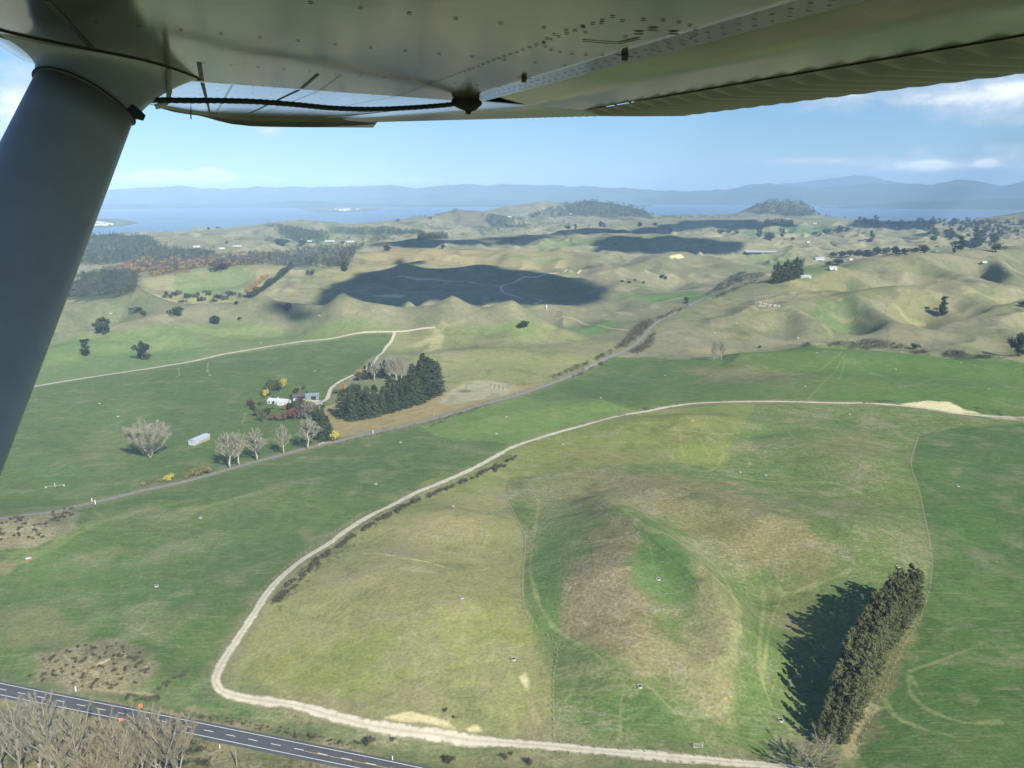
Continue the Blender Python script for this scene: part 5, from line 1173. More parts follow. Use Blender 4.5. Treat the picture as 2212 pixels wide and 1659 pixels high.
# garden plants
BUSHES = {m: bush_p(n, M, i) for i, (m, n, M) in enumerate((('maroon', 'maroon_bush', M_MAROON), ('rust', 'rusty_bush', M_RUST), ('olive', 'olive_bush', M_OLIVE), ('dark', 'dark_bush', M_DARK), ('gold', 'golden_bush', M_YEL), ('orange', 'orange_bush', M_ORANGE), ('grey', 'grey_bush', M_GREYW), ('yel', 'golden_gorse', M_GORSEY)))}
for k, (m, px, py, hp, wd, lab) in enumerate([
    ('maroon', 545, 877, 14, 17, 'maroon bush at the left corner of the garden'), ('dark', 549, 886, 12, 14, 'dark bush below the maroon corner bush'), ('olive', 558, 899, 18, 20, 'big olive bush at the lower left garden corner'),
    ('olive', 567, 908, 17, 20, 'olive bush on the garden edge left of the rusty ones'), ('dark', 578, 896, 15, 20, 'dark olive bush behind the rusty hedge'), ('rust', 590, 908, 17, 18, 'left end bush of the rusty garden hedge'), ('grey', 603, 909, 19, 20, 'grey brown bush within the rusty hedge'),
    ('rust', 616, 908, 22, 22, 'rusty red bush in the middle of the hedge'), ('rust', 632, 905, 24, 26, 'tallest rusty red bush of the garden hedge'), ('rust', 650, 898, 24, 24, 'rusty bush at the right end of the hedge'), ('orange', 613, 884, 11, 18, 'bright orange shrub on the garden lawn'),
    ('dark', 634, 886, 22, 20, 'dark green garden tree beside the white house'), ('olive', 645, 890, 26, 22, 'olive garden tree behind the rusty hedge'), ('maroon', 653, 872, 17, 21, 'maroon tree before the dark roofed house'), ('grey', 668, 899, 40, 34, 'big grey leafless garden shrubbery behind the poplar'),
    ('grey', 655, 906, 26, 24, 'lower grey shrub beside the big grey shrubbery'), ('gold', 681, 883, 13, 12, 'small golden shrub by the farm gateway lane'), ('dark', 692, 882, 10, 12, 'small dark shrub by the gravel yard'),
    ('dark', 591, 873, 8, 6, 'small shrub against the white house wall'), ('dark', 621, 872, 13, 6, 'narrow conifer at the end of the white house'), ('olive', 563, 876, 9, 12, 'low olive shrub inside the garden corner'), ('dark', 588, 884, 5, 6, 'tiny shrub on the front lawn'),
    ('olive', 577, 852, 26, 22, 'left dark olive tree of the clump above the white house'), ('olive', 590, 846, 27, 24, 'middle olive tree of the clump above the white house'), ('dark', 601, 843, 25, 20, 'right olive tree of the clump above the white house'), ('gold', 611, 840, 26, 19, 'golden yellow tree at the end of the clump above the house'),
    ('gold', 572, 858, 20, 15, 'yellowish tree at the lower end of the clump above the house'), ('maroon', 640, 850, 13, 12, 'round maroon tree behind the dark roofed house'), ('olive', 657, 842, 10, 10, 'small grey green tree behind the sheds'), ('dark', 630, 859, 8, 10, 'dark shrub left of the dark roofed house'), ('dark', 590, 862, 7, 7, 'small dark shrub behind the white house'),
    ('dark', 664, 849, 5, 5, 'tiny shrub behind the grey shed'), ('orange', 776, 812, 16, 14, 'orange brown tree left of the driveway conifers'), ('olive', 777, 823, 20, 17, 'olive tree under the orange brown one at the driveway'), ('grey', 728, 850, 12, 18, 'grey scrub bush beside the driveway'), ('orange', 743, 846, 17, 14, 'tawny shrub among the driveway bushes'), ('dark', 752, 849, 15, 16, 'dark bush right of the tawny driveway shrub'),
    ('dark', 764, 847, 19, 20, 'largest dark bush of the driveway group'), ('olive', 775, 844, 16, 14, 'olive bush at the windbreak end of the driveway group'), ('gold', 724, 951, 25, 26, 'bright yellow tree at the farm gateway'), ('gold', 690, 903, 30, 12, 'yellow green tree behind the garden conifers'),
    ('yel', 322, 1047, 13, 22, 'yellowish gorse at the left end of the roadside gorse'), ('yel', 346, 1041, 10, 12, 'small gorse beside the golden one at the road'), ('gold', 363, 1040, 17, 26, 'golden gorse bush beside the country road'), ('yel', 402, 1031, 14, 22, 'broad gorse opposite the dark roadside bank'), ('yel', 416, 1028, 17, 20, 'gorse second from the left in the long roadside clump'), ('yel', 430, 1025, 18, 22, 'gorse in the middle of the long roadside clump'), ('yel', 446, 1021, 19, 20, 'gorse at the right end of the long roadside clump'),
]): plant(BUSHES[m], px, py, hp, lab, 'bush' if 'tree' not in lab else 'tree', None, wd)
for k, (px, py, hp, wd) in enumerate([(680, 940, 52, 18), (690, 948, 66, 20), (700, 952, 62, 20), (709, 952, 54, 20), (697, 930, 50, 18)]):
    plant(PINE[k % 3], px, py, hp, ['dark garden conifer at the left of the gateway clump', 'tallest garden conifer of the gateway clump', 'garden conifer in the middle of the gateway clump', 'garden conifer at the right of the gateway clump', 'garden conifer at the back of the gateway clump'][k], 'pine tree', 'conifers at the farm gateway', wd)
# conifer block by the far road, hedge and windbreaks further off
for k in range(9): plant(PINE[k % 3], 1671 + 7 * k + random.uniform(-1, 1), 612 - 1.8 * k, 40 + 5 * math.sin(k * 2.1), f'dark pine, {ORD[k]} from the left in the block beside the far road cutting', 'pine tree', 'pine block beside the far road', 15)
for k in range(20):
    t = k / 19; plant(PINE[k % 3], 545 + 84 * t, 641 - 64 * t + 4 * math.sin(t * 3), 13 + 3 * math.sin(k), 'dark conifer in the slanting hedge across the tan hills', 'pine tree', 'conifer hedge across the tan hills', 10)
for k in range(9):
    t = k / 8; plant(BUSHES['orange'], 535 + 38 * t, 632 - 32 * t, 9 + 2 * math.sin(k * 2), 'tawny autumn tree beside the slanting conifer hedge', 'tree', 'autumn trees beside the conifer hedge', 11)
for k in range(24):
    px = 355 + 8.2 * k + random.uniform(-3, 3); py = (640 if k < 9 else 641 + 5 * math.sin(k)) + random.uniform(-3, 4) + (12 if k in (5, 10, 13, 16, 19) else 0)
    plant(BUSHES['dark' if k % 4 else 'olive'], px, py, random.uniform(7, 13), 'dark bush in the hollow behind the near tan ridge', 'bush', 'bushes in the hollow behind the ridge', random.uniform(9, 15))
for k in range(13): plant(PINE[k % 3], 905 + 5 * k, 517 - .2 * k, 14 + random.uniform(-1, 1), f'far windbreak pine, {ORD[k]} from the left on the shaded ridge', 'pine tree', 'square windbreak on the shaded ridge', 8)
for k in range(12): plant(PINE[k % 3], 1653 + 5.2 * k, 487, 14 + random.uniform(-2, 1), f'far windbreak pine, {ORD[k]} from the left below the flat topped hill', 'pine tree', 'windbreak below the flat topped hill', 8)
FARTREES = [(837, 542, 15, 18), (956, 538, 12, 11), (1227, 497, 12, 12), (1297, 490, 13, 12), (1305, 491, 10, 9), (1382, 492, 14, 13), (1243, 495, 11, 8), (1556, 505, 12, 22), (1574, 505, 13, 12), (1592, 505, 8, 10), (1640, 512, 21, 18), (1664, 520, 21, 24), (1690, 511, 18, 15), (1711, 520, 9, 11),
            (1787, 505, 14, 24), (1812, 503, 17, 20), (1830, 500, 12, 14), (1760, 508, 8, 14), (1882, 522, 24, 14), (1889, 489, 25, 16), (2018, 519, 28, 22), (2052, 517, 26, 30), (2075, 540, 32, 26), (2060, 548, 28, 10), (2008, 505, 20, 18), (2105, 535, 46, 34), (2122, 522, 26, 22), (2148, 524, 20, 24), (2150, 545, 24, 26),
            (613, 530, 16, 36), (600, 527, 12, 14), (654, 529, 12, 24), (632, 473, 5, 7), (1150, 470, 7, 9), (930, 474, 7, 8), (1825, 470, 16, 10), (2072, 470, 12, 12), (1935, 540, 10, 12), (1800, 556, 14, 20), (1818, 555, 14, 18), (1836, 554, 16, 22), (1855, 553, 15, 22), (1875, 552, 14, 22), (1895, 550, 18, 24), (1915, 549, 17, 24), (1935, 548, 15, 24), (1955, 548, 14, 22), (1975, 547, 13, 22), (1996, 546, 18, 26), (1810, 572, 14, 24), (1790, 575, 12, 14),
            (450, 496, 6, 8), (470, 494, 5, 10), (490, 527, 7, 7), (740, 527, 7, 10), (772, 472, 6, 12), (860, 478, 6, 10), (790, 480, 6, 16), (1330, 530, 6, 6), (1415, 488, 8, 12), (1448, 503, 9, 9), (1390, 612, 5, 9), (1345, 609, 5, 8), (1360, 612, 6, 9), (1372, 607, 5, 8), (1430, 600, 8, 12), (1437, 603, 7, 9)]
for k, (px, py, hp, wd) in enumerate(FARTREES):
    plant((TALLP[k % 2] if hp > wd * 1.1 else (ROUND[k % 2] if k % 3 else OLDP[k % 3])), px, py, hp, 'dark tree scattered over the far hill country', 'tree', 'trees scattered over the far hills', wd)
for k in range(130):
    px = random.uniform(1840, 2225); t = (px - 1840) / 380; py = random.uniform(477, 487) + random.choice([0, 0, 8, 16, 26]) * t + 3 * math.sin(px * .03)
    plant((TALLP[k % 2], ROUND[k % 2], PINE[k % 3], ROUND[(k + 1) % 2], BUSHES['grey'])[k % 5], px, py, random.uniform(5, 12), 'small tree among the treed lifestyle blocks above the lake', 'tree', 'trees of the far settlement above the lake', random.uniform(6, 12))
# shrubs: gorse on the mounds, along the track and the verges
GORSE = [bush_p('gorse_bush', M_GORSE, 20 + i, 260) for i in range(3)]
def shrub(px, py, hp, lab, grp): plant(GORSE[random.randrange(3)], px, py, hp * random.uniform(.7, 1.4), lab, 'bush', grp, hp * random.uniform(1.0, 1.6))
def inpoly(px, py, pts): return bool(inside(np.array([px]), np.array([py]), pts)[0])
M1 = [(62, 1474), (90, 1425), (175, 1392), (250, 1390), (325, 1415), (335, 1440), (290, 1485), (200, 1492), (130, 1480)]
M2 = [(0, 1172), (-30, 1130), (60, 1114), (150, 1108), (172, 1112), (140, 1150), (80, 1165)]
def fill(poly, n, fn):
    xs = [p[0] for p in poly]; ys = [p[1] for p in poly]; c = 0
    while c < n:
        px, py = random.uniform(min(xs), max(xs)), random.uniform(min(ys), max(ys))
        if inpoly(px, py, poly): fn(px, py); c += 1
fill(M1, 82, lambda px, py: shrub(px, py, 6.2, 'dark gorse bush on the brown mound above the highway', 'gorse bushes on the brown mound'))
fill(M2, 44, lambda px, py: shrub(px, py, 5.5, 'dark gorse bush on the dry mound at the left edge', 'gorse bushes on the left edge mound'))
fill([(95, 1104), (150, 1098), (172, 1108), (130, 1130)], 12, lambda px, py: shrub(px, py, 6, 'dark gorse bush on the dry mound at the left edge', 'gorse bushes on the left edge mound'))
side = [(1112, 982), (1085, 1000), (1050, 1018), (1010, 1037), (950, 1062), (900, 1082), (850, 1107), (810, 1130), (770, 1152), (735, 1178), (700, 1200), (665, 1228), (630, 1258), (600, 1290), (585, 1310)]
sx_ = np.array(side, float)
for k in range(105):
    t = random.uniform(0, 1) ** 1.0 * (len(side) - 1); j = min(int(t), len(side) - 2); q = sx_[j] + (sx_[j + 1] - sx_[j]) * (t - j); w_ = random.uniform(-2, 5 + 16 * max(0, (t - 9) / 5)) + (10 * random.random() if t < 2 else 0)
    shrub(q[0] + w_ * .6, q[1] + w_ * .6, 7.5 + .1 * t, 'dark gorse bush beside the gravel track', 'gorse bushes beside the gravel track')
for (px, py, hp) in [(500, 1562, 0)]: pass
for k in range(24):
    t = random.random(); px = 395 + 400 * t + random.uniform(-8, 8); py = 1540 + .18 * (px - 395) + random.uniform(-8, 10)
    shrub(px, py, 5, 'low brown scrub bush on the highway bank', 'scrub bushes on the highway bank')
for k in range(10): shrub(270 + 80 * random.random(), 1502 + 14 * random.random() + .05 * k, 5, 'dark scrub bush below the brown mound', 'scrub bushes on the highway bank')
for k in range(9):
    t = random.random(); shrub(330 + 75 * t + random.uniform(-4, 4), 1496 - 45 * t + random.uniform(-5, 5), 5, 'dark scrub bush in the ditch beside the paddock', 'scrub bushes in the paddock ditch')
for (px, py, hp, lab) in [(795, 1608, 20, 'dark shrub on the grass between highway and gravel track'), (848, 1600, 9, 'small green shrub below the gravel track'), (968, 1648, 18, 'upright dark shrub at the bottom edge'), (1090, 1637, 12, 'brown shrub under the gravel track'), (1143, 1650, 14, 'dark shrub nearest the bottom centre'), (1104, 1630, 7, 'small brown shrub beside the gravel track verge'), (962, 1536, 8, 'dark shrub on the rim of the bare bank'), (980, 1551, 7, 'low shrub at the right end of the bare bank'), (64, 1462, 8, 'dark bush on the verge left of the mound')]:
    plant(GORSE[0], px, py, hp, lab, 'bush', None, hp * 1.1)
def stuff_mass(name, mat, pts, label, cat, hp, wd, n_cards=34, size=.5):
    """a thicket that reads as one mass: many small leafy clumps in one object"""
    out = []
    for (px, py) in pts:
        g, h = p2m(px, py, hp * random.uniform(.6, 1.35)); w_ = h * wd / hp * random.uniform(.7, 1.3)
        p, nn = blob_pts([(0, 0, .45, .5), (.2, .1, .55, .35), (-.2, .15, .35, .35)], n_cards, .4)
        p = p * np.array([w_, w_, h]) + np.array([g[0], g[1], g[2] - .05 * h]); out.append(cards(p, nn, size * max(.5, h * .16)))
    o = card_obj(name, np.vstack(out), mat); return tag(o, label, cat, None, 'stuff')
def along(line_, n, jx, jy):
    a = np.array(line_, float); s = np.concatenate([[0], np.cumsum(np.linalg.norm(np.diff(a, axis=0), axis=1))]); o = []
    for k in range(n): q = random.uniform(0, s[-1]); o.append((np.interp(q, s, a[:, 0]) + random.uniform(-jx, jx), np.interp(q, s, a[:, 1]) + random.uniform(-jy, jy)))
    return o
def infill(poly, n):
    o = []; fill(poly, n, lambda px, py: o.append((px, py))); return o
stuff_mass('scrub', M_GORSE, along([(1195, 818), (1260, 790), (1320, 760), (1345, 745)], 70, 4, 3) + along([(1240, 815), (1330, 776)], 22, 6, 3) + infill([(1335, 752), (1375, 705), (1402, 692), (1412, 700), (1390, 720), (1355, 750)], 170) + infill([(1360, 765), (1400, 735), (1418, 715), (1412, 745), (1385, 765)], 90) + along([(1420, 690), (1480, 665)], 25, 4, 3), 'dark scrub lining the country road as it climbs', 'scrub', 9, 10, 40, .6)
stuff_mass('scrub', M_DARK, infill([(1518, 645), (1560, 612), (1600, 590), (1640, 592), (1655, 598), (1610, 608), (1560, 628)], 170) + along([(1530, 650), (1640, 606)], 40, 4, 2), 'dark scrub on the far road cutting', 'scrub', 10, 12)
stuff_mass('scrub', M_GORSE, along([(925, 915), (1000, 893), (1060, 875)], 60, 5, 2) + along([(930, 922), (960, 912)], 16, 5, 2) + along([(700, 968), (900, 918)], 30, 3, 2), 'low dark scrub along the country road by the dry yard', 'scrub', 6, 9)
stuff_mass('scrub', M_GORSE, infill([(1775, 750), (1810, 742), (1850, 742), (1865, 737), (1900, 736), (1955, 748), (1960, 756), (1850, 757)], 190) + infill([(2035, 765), (2050, 758), (2080, 762), (2100, 770), (2040, 772)], 50) + infill([(1955, 757), (2000, 760), (2010, 768), (1970, 764)], 30) + along([(2105, 773), (2145, 773)], 30, 3, 2) + along([(1735, 747), (1752, 748)], 14, 4, 2), 'brown green scrub thicket behind the crest of the green paddock', 'scrub', 10, 12)
stuff_mass('scrub', M_GORSE, along([(1860, 873), (1910, 868), (1935, 870)], 30, 6, 3) + along([(2100, 882), (2212, 905)], 26, 6, 5) + along([(1390, 886), (1402, 884)], 10, 3, 2) + along([(1335, 899), (1350, 897)], 6, 2, 1), 'scattered scrub beside the upper gravel track', 'scrub', 6, 9)
stuff_mass('scrub', M_GORSE, along(side, 210, 6, 6) + along([(s_q[0] + 12, s_q[1] + 10) for s_q in side[8:]], 60, 9, 7), 'low scrub filling the strip beside the gravel track', 'scrub', 6.5, 9, 24, .4)
stuff_mass('scrub', M_GORSE, infill(M1, 150) + infill(M2, 60), 'low scrub between the gorse bushes of the mounds', 'scrub', 3.2, 6, 16, .35)
stuff_mass('scrub', M_GORSE, along([(390, 1540), (560, 1570), (760, 1612)], 110, 8, 7) + along([(270, 1503), (345, 1512)], 50, 6, 5) + along([(330, 1496), (405, 1451)], 30, 4, 4) + along([(0, 1545), (60, 1530), (200, 1556)], 40, 8, 6) + along([(440, 1630), (700, 1665)], 40, 14, 8), 'rank brown scrub along the highway verges', 'scrub', 4, 7, 20, .35)
stuff_mass('undergrowth', M_DARK, infill([(-40, 1600), (60, 1590), (190, 1615), (210, 1659), (-40, 1659)], 70) + infill([(195, 1600), (240, 1600), (235, 1659), (200, 1659)], 45) + infill([(400, 1610), (440, 1600), (450, 1659), (395, 1659)], 30) + infill([(240, 1640), (400, 1640), (400, 1659), (240, 1659)], 30), 'dark undergrowth beneath the leafless trees south of the highway', 'scrub', 14, 18, 60, .4)
# woods far off that read as masses
def wood(name, key, n, mats, label, h0, h1, w_=.5, tall=False, nc=30):
    pts = infill(WOODS[key], n); pts.sort(key=lambda q: q[1]); groups = {}
    for q in pts: groups.setdefault(random.choice(mats), []).append(q)
    vs, mi = [], []; mlist = list(groups)
    for i, m in enumerate(mlist):
        for (px, py) in groups[m]:
            g = G((px, py))[0]; h = random.uniform(h0, h1); wd = h * w_ * random.uniform(.8, 1.25)
            if tall: p, nn = conifer_pts(h, wd * .62, nc, .05, .75, 40)
            else:
                p, nn = blob_pts([(0, 0, .5, .5), (.25, .1, .62, .32), (-.2, -.2, .6, .34)], nc, .5); p = p * np.array([wd * 1.1, wd * 1.1, h])
            c = cards(p + np.array([g[0], g[1], g[2] - .5]), nn, max(1.1, h * .10)); vs.append(c); mi += [i] * (len(c) // 4)
    V = np.vstack(vs); me = quad_mesh(name, V, np.arange(len(V)).reshape(-1, 4), mlist, False); me.polygons.foreach_set('material_index', np.array(mi, np.int32))
    o = bpy.data.objects.new(name, me); C.objects.link(o); tag(o, label, 'woodland', None, 'stuff')
wood('woodland', 'dark', 420, [M_DARK, M_DARK, M_OLIVE], 'dark dense wood behind the strut side tan hill', 11, 15, .75)
wood('woodland', 'pine', 900, [M_PINE], 'dark pine plantation in front of the lake', 13, 17, .5, True, 26)
wood('woodland', 'grey', 620, [M_GREYW, M_GREYW, M_DARK, M_OLIVE], 'grey half bare wood behind the tan ridge', 14, 19, .42)
wood('woodland', 'gold', 520, [M_ORANGE, M_ORANGE, M_OLIVE, M_DARK, M_DARK, M_RUST], 'autumn coloured mixed wood beyond the tan hill', 10, 16, .65)
wood('woodland', 'slope', 420, [M_PINE], 'young pine plantation on the slanting hillside', 11, 14, .5, True, 22)
wood('woodland', 'block', 420, [M_PINE], 'long dark pine plantation below the lake hills', 12, 15, .5, True, 22)
wood('woodland', 'headland', 420, [M_PINE, M_DARK], 'forest on the rounded headland before the lake', 22, 34, .6)
wood('woodland', 'tabletop', 420, [M_DARK, M_PINE], 'forest cloaking the flat topped hill by the lake', 22, 34, .6)
wood('woodland', 'north', 130, [M_PINE, M_DARK], 'forest on the flank of the quarried hill', 16, 24, .6)
V0 = [(2, random.uniform(0, 1))]
maroon_w = plant(BUSHES['maroon'], 476, 580, 15, 'large maroon tree standing at the edge of the autumn wood', 'tree', None, 46)
stuff_mass('scrub', M_DARK, infill([(230, 545), (560, 528), (760, 505), (900, 512), (700, 540), (300, 570)], 150) + along([(800, 475), (930, 466), (990, 456)], 60, 8, 3) + along([(1040, 500), (1300, 478)], 50, 20, 6) + infill([(1150, 455), (1250, 445), (1260, 480), (1160, 490)], 60) + along([(1420, 470), (1600, 468)], 50, 10, 3) + along([(1775, 466), (2210, 477)], 70, 20, 3), 'scattered far trees and hedges before the lake', 'trees', 6, 9, 18, .9)

# ------------------------------------------------------------------ buildings
WHITE = simple_mat('white_weatherboard', (.62, .63, .61), .6, .06, 1.5); ROOFW = simple_mat('white_roof_iron', (.50, .54, .56), .4, .06, 1); ROOFD = simple_mat('dark_roof_tiles', (.095, .088, .090), .7, .2, 1.5)
GREYS = simple_mat('grey_shed_iron', (.19, .22, .235), .5, .1, 1); PALEI = simple_mat('pale_zinc_iron', (.42, .49, .53), .4, .08, .8); HAY = simple_mat('stacked_hay', (.36, .33, .22), .95, .3, 1.5); GLASS = simple_mat('dark_glass', (.03, .04, .05), .1, .1, 1, 0, .6); BLACKV = simple_mat('dark_interior', (.015, .015, .016), .9, .1, 1)
CONC = simple_mat('concrete_apron', (.36, .36, .34), .9, .12, .6)
def bxv(x0, x1, y0, y1, z0, z1): return [(x0, y0, z0), (x1, y0, z0), (x1, y1, z0), (x0, y1, z0), (x0, y0, z1), (x1, y0, z1), (x1, y1, z1), (x0, y1, z1)], [(0, 3, 2, 1), (4, 5, 6, 7), (0, 1, 5, 4), (1, 2, 6, 5), (2, 3, 7, 6), (3, 0, 4, 7)]
def part(name, boxes, mat, parent, smooth=False):
    a = Acc()
    for b in boxes: a.add(bxv(*b) if len(b) == 6 and not hasattr(b[0], '__len__') else b)
    return mesh_obj(name, a.v, a.f, mat, parent, smooth)
def gable_walls(L, W, h, rise):
    v = [(-L / 2, -W / 2, 0), (L / 2, -W / 2, 0), (L / 2, W / 2, 0), (-L / 2, W / 2, 0), (-L / 2, -W / 2, h), (L / 2, -W / 2, h), (L / 2, W / 2, h), (-L / 2, W / 2, h), (-L / 2, 0, h + rise), (L / 2, 0, h + rise)]
    return v, [(0, 1, 5, 4), (2, 3, 7, 6), (1, 2, 6, 9, 5), (3, 0, 4, 8, 7), (0, 3, 2, 1)]
def gable_roof(L, W, h, rise, ov=.45, th=.14):
    L2, W2 = L / 2 + ov, W / 2 + ov; e = h - rise * ov / (W / 2) + .02; v = []
    for z in (0, th): v += [(-L2, -W2, e + z), (L2, -W2, e + z), (L2, W2, e + z), (-L2, W2, e + z), (-L2, 0, h + rise + z + .02), (L2, 0, h + rise + z + .02)]
    return v, [(6, 7, 11, 10), (9, 10, 11, 8), (0, 4, 5, 1), (3, 2, 5, 4), (0, 1, 7, 6), (2, 3, 9, 8), (1, 5, 11, 7), (5, 2, 8, 11), (0, 6, 10, 4), (4, 10, 9, 3)]
def building(name, px, py, L, W, h, rise, rz, wall, roof, label, cat, wins=0, group=None):
    g = G((px, py))[0]; r = empty(name, (g[0], g[1], g[2] - .1), rz); tag(r, label, cat, group)
    part('wall', [gable_walls(L, W, h, rise)], wall, r); rf = part('roof', [gable_roof(L, W, h, rise)], roof, r)
    for i in range(wins):
        x = -L / 2 + L * (i + .5) / wins; wn = part('window', [(x - .9, x + .9, -W / 2 - .05, -W / 2 + .02, .9, 2.1)], GLASS, r); part('frame', [(x - 1.0, x + 1.0, -W / 2 - .07, -W / 2 - .052, 2.1, 2.2), (x - 1.0, x + 1.0, -W / 2 - .07, -W / 2 - .052, .8, .9)], WHITE, wn)
    return r, rf
def rz_of(p, q): a, b = G(p, q); return math.atan2(b[1] - a[1], b[0] - a[0])
h1, rf1 = building('farmhouse', 603, 871, 21, 8.5, 3.0, 1.9, rz_of((577, 871), (626, 875)), WHITE, ROOFW, 'long white farmhouse with a pale roof in the garden', 'house', 5)
part('chimney', [(-1.2, -.4, -.4, .4, 4.2, 6.0)], WHITE, rf1); part('door', [(2.6, 3.5, -4.32, -4.22, 0, 2.1)], GLASS, h1); part('wing', [gable_walls(6, 7, 2.9, 1.5)], WHITE, h1).location = (5.5, -4.5, 0); part('wing_roof', [gable_roof(6, 7, 2.9, 1.5)], ROOFW, h1).location = (5.5, -4.5, 0)
h2, rf2 = building('farm_cottage', 648, 863, 14, 8, 3.0, 2.4, rz_of((632, 862), (664, 861)) + .25, WHITE, ROOFD, 'white walled cottage with a dark roof beside the grey shed', 'house', 3)
h3, rf3 = building('machine_shed', 675, 862, 13, 9, 4.8, 1.4, rz_of((664, 864), (687, 863)), GREYS, simple_mat('grey_shed_roof', (.22, .25, .28), .45, .1, 1), 'grey iron machinery shed with a dark open bay', 'shed')
part('open_bay', [(-1.0, 3.8, -4.56, -4.44, 0, 3.8)], BLACKV, h3); part('side_wall', [(6.45, 6.56, -4.4, 4.4, 0, 4.6)], GREYS, h3)
ap = ribbon('farm_yard', [(666, 872), (680, 872), (697, 871)], 13, CONC, 'grey concrete apron before the machinery shed', 'yard', step=3, lift=.18)
r4 = rz_of((414, 957), (453, 941))
h4 = empty('hay_shed', tuple(G((431, 955))[0] - np.array([0, 0, .2])), r4); tag(h4, 'long pale iron hay shed open on one side, in the green paddock', 'shed')
part('wall', [(-9.5, -9.35, -3.4, 3.4, 0, 4.3), (9.35, 9.5, -3.4, 3.4, 0, 4.3), (-9.5, 9.5, 3.25, 3.4, 0, 4.3), (-9.5, 9.5, -3.42, -3.3, 2.3, 4.2), (-9.55, -4.4, -3.45, -3.32, 1.4, 3.9)], PALEI, h4)
part('roof', [gable_roof(19, 6.8, 4.3, .75, .35, .1)], PALEI, h4); part('hay_stack', [(-9.2, 9.2, -3.2, 3.0, 0, 2.2)], HAY, h4)
for x in np.linspace(-9.3, 9.3, 6): part('post', [(x - .1, x + .1, -3.5, -3.3, 0, 2.4)], HAY, h4)
part('window', [(-9.56, -9.5, -.4, .4, 2.6, 3.3)], GLASS, h4)
for k, (px, py, L, W, h, rs, wl, rf_, lab) in enumerate([
    (1643, 546, 95, 16, 4, 2.5, GREYS, PALEI, 'very long low far shed with a blue grey roof'), (1769, 562, 26, 14, 6, 2, PALEI, ROOFW, 'far white barn above the pine block'), (1797, 582, 17, 8, 4, 1.5, WHITE, ROOFW, 'white cottage in the little green field on the far slope'),
    (1804, 583, 5, 4, 3, .8, WHITE, ROOFW, 'tiny shed right of the white cottage in the far field'), (1737, 600, 20, 8, 3.5, 1.5, simple_mat('olive_boards', (.34, .35, .29), .8, .1, 1), PALEI, 'far grey house at the end of the pine block'), (1747, 601, 7, 6, 3.5, 1, WHITE, ROOFW, 'white garage right of the far grey house'),
    (1711, 601, 5, 4, 2.6, .8, WHITE, ROOFW, 'small white hut behind the pine block'), (1837, 562, 12, 7, 3.5, 1.2, WHITE, ROOFW, 'far white house below the hedge trees'), (1891, 544, 10, 7, 4, 1.2, WHITE, ROOFW, 'far white house among the hedge trees'), (1908, 548, 12, 8, 3.5, 1.2, HAY, simple_mat('yellow_roof', (.5, .42, .15), .8, .1, 1), 'far cottage under a yellowish roof among the hedge trees'),
    (1760, 484, 20, 12, 5, 1.5, WHITE, ROOFW, 'white farm building on the far green flat'), (1745, 524, 14, 8, 3.5, 1, WHITE, ROOFW, 'white house on the far slope under the hedgerow'), (712, 522, 34, 12, 4, 1.5, WHITE, ROOFW, 'long white sheds on the far valley flat'), (752, 523, 44, 14, 4, 1.5, WHITE, PALEI, 'widest pale shed on the far valley flat'),
    (668, 522, 16, 9, 4, 1.2, WHITE, ROOFW, 'white shed at the left of the far valley flat'), (478, 538, 20, 10, 4, 1.2, WHITE, ROOFW, 'white house inside the autumn wood'), (512, 533, 24, 10, 4, 1.2, WHITE, PALEI, 'pale roofed house beside the autumn wood'), (425, 534, 18, 9, 4, 1.2, WHITE, ROOFW, 'white house at the left edge of the autumn wood'), (466, 572, 6, 6, 5, .6, WHITE, WHITE, 'small white water tank on the tan hill crest'),
    (1940, 492, 16, 9, 4, 1.2, WHITE, ROOFW, 'white house above the lake among the far trees'), (2005, 488, 18, 9, 4, 1.2, WHITE, ROOFW, 'white house beneath the right hand lake hill'), (2140, 487, 22, 10, 4, 1.2, WHITE, PALEI, 'pale house at the foot of the right hand lake hill'), (1700, 474, 24, 10, 4, 1.2, WHITE, ROOFW, 'white house on the ridge below the flat topped hill'), (2127, 568, 14, 5, 3, .8, WHITE, ROOFW, 'white hut on the right hand tan hills'),
    (1100, 469, 26, 12, 5, 1.5, WHITE, ROOFW, 'white house below the forested headland'), (1232, 463, 26, 12, 5, 1.5, WHITE, ROOFW, 'white house at the foot of the forested headland')]):
    building('shed' if 'shed' in lab or 'barn' in lab or 'hut' in lab else ('water_tank' if 'tank' in lab else 'house'), px, py, L, W, h, rs, (-.12 if k == 0 else random.uniform(-.5, .5)), wl, rf_, lab, 'tank' if 'tank' in lab else ('shed' if 'shed' in lab or 'barn' in lab or 'hut' in lab or 'garage' in lab else 'house'))
# towns across the lake: clusters of tiny white buildings on the far shore
tw = Acc()
for k in range(70):
    cx, cy, sx, sy = random.choice([(745, 453, 30, 1.6), (745, 453, 14, 1.4), (225, 486, 22, 2.5), (215, 482, 16, 2)])
    d = ray(random.gauss(cx, sx * .5), random.gauss(cy, sy * .5)); t = (LAKE_Z + 4 - CAM_Z) / min(d[2], -.0165); x, y = d[0] * t, d[1] * t; z = CAM_Z + d[2] * t; s = random.uniform(6, 16) * min(1, t / 9000)
    tw.add(bxv(x - s, x + s, y - s, y + s, z - 20, z + random.uniform(4, 12)))
tag(mesh_obj('town', tw.v, tw.f, WHITE), 'hazy white town buildings along the far lake shore', 'town', None, 'stuff')
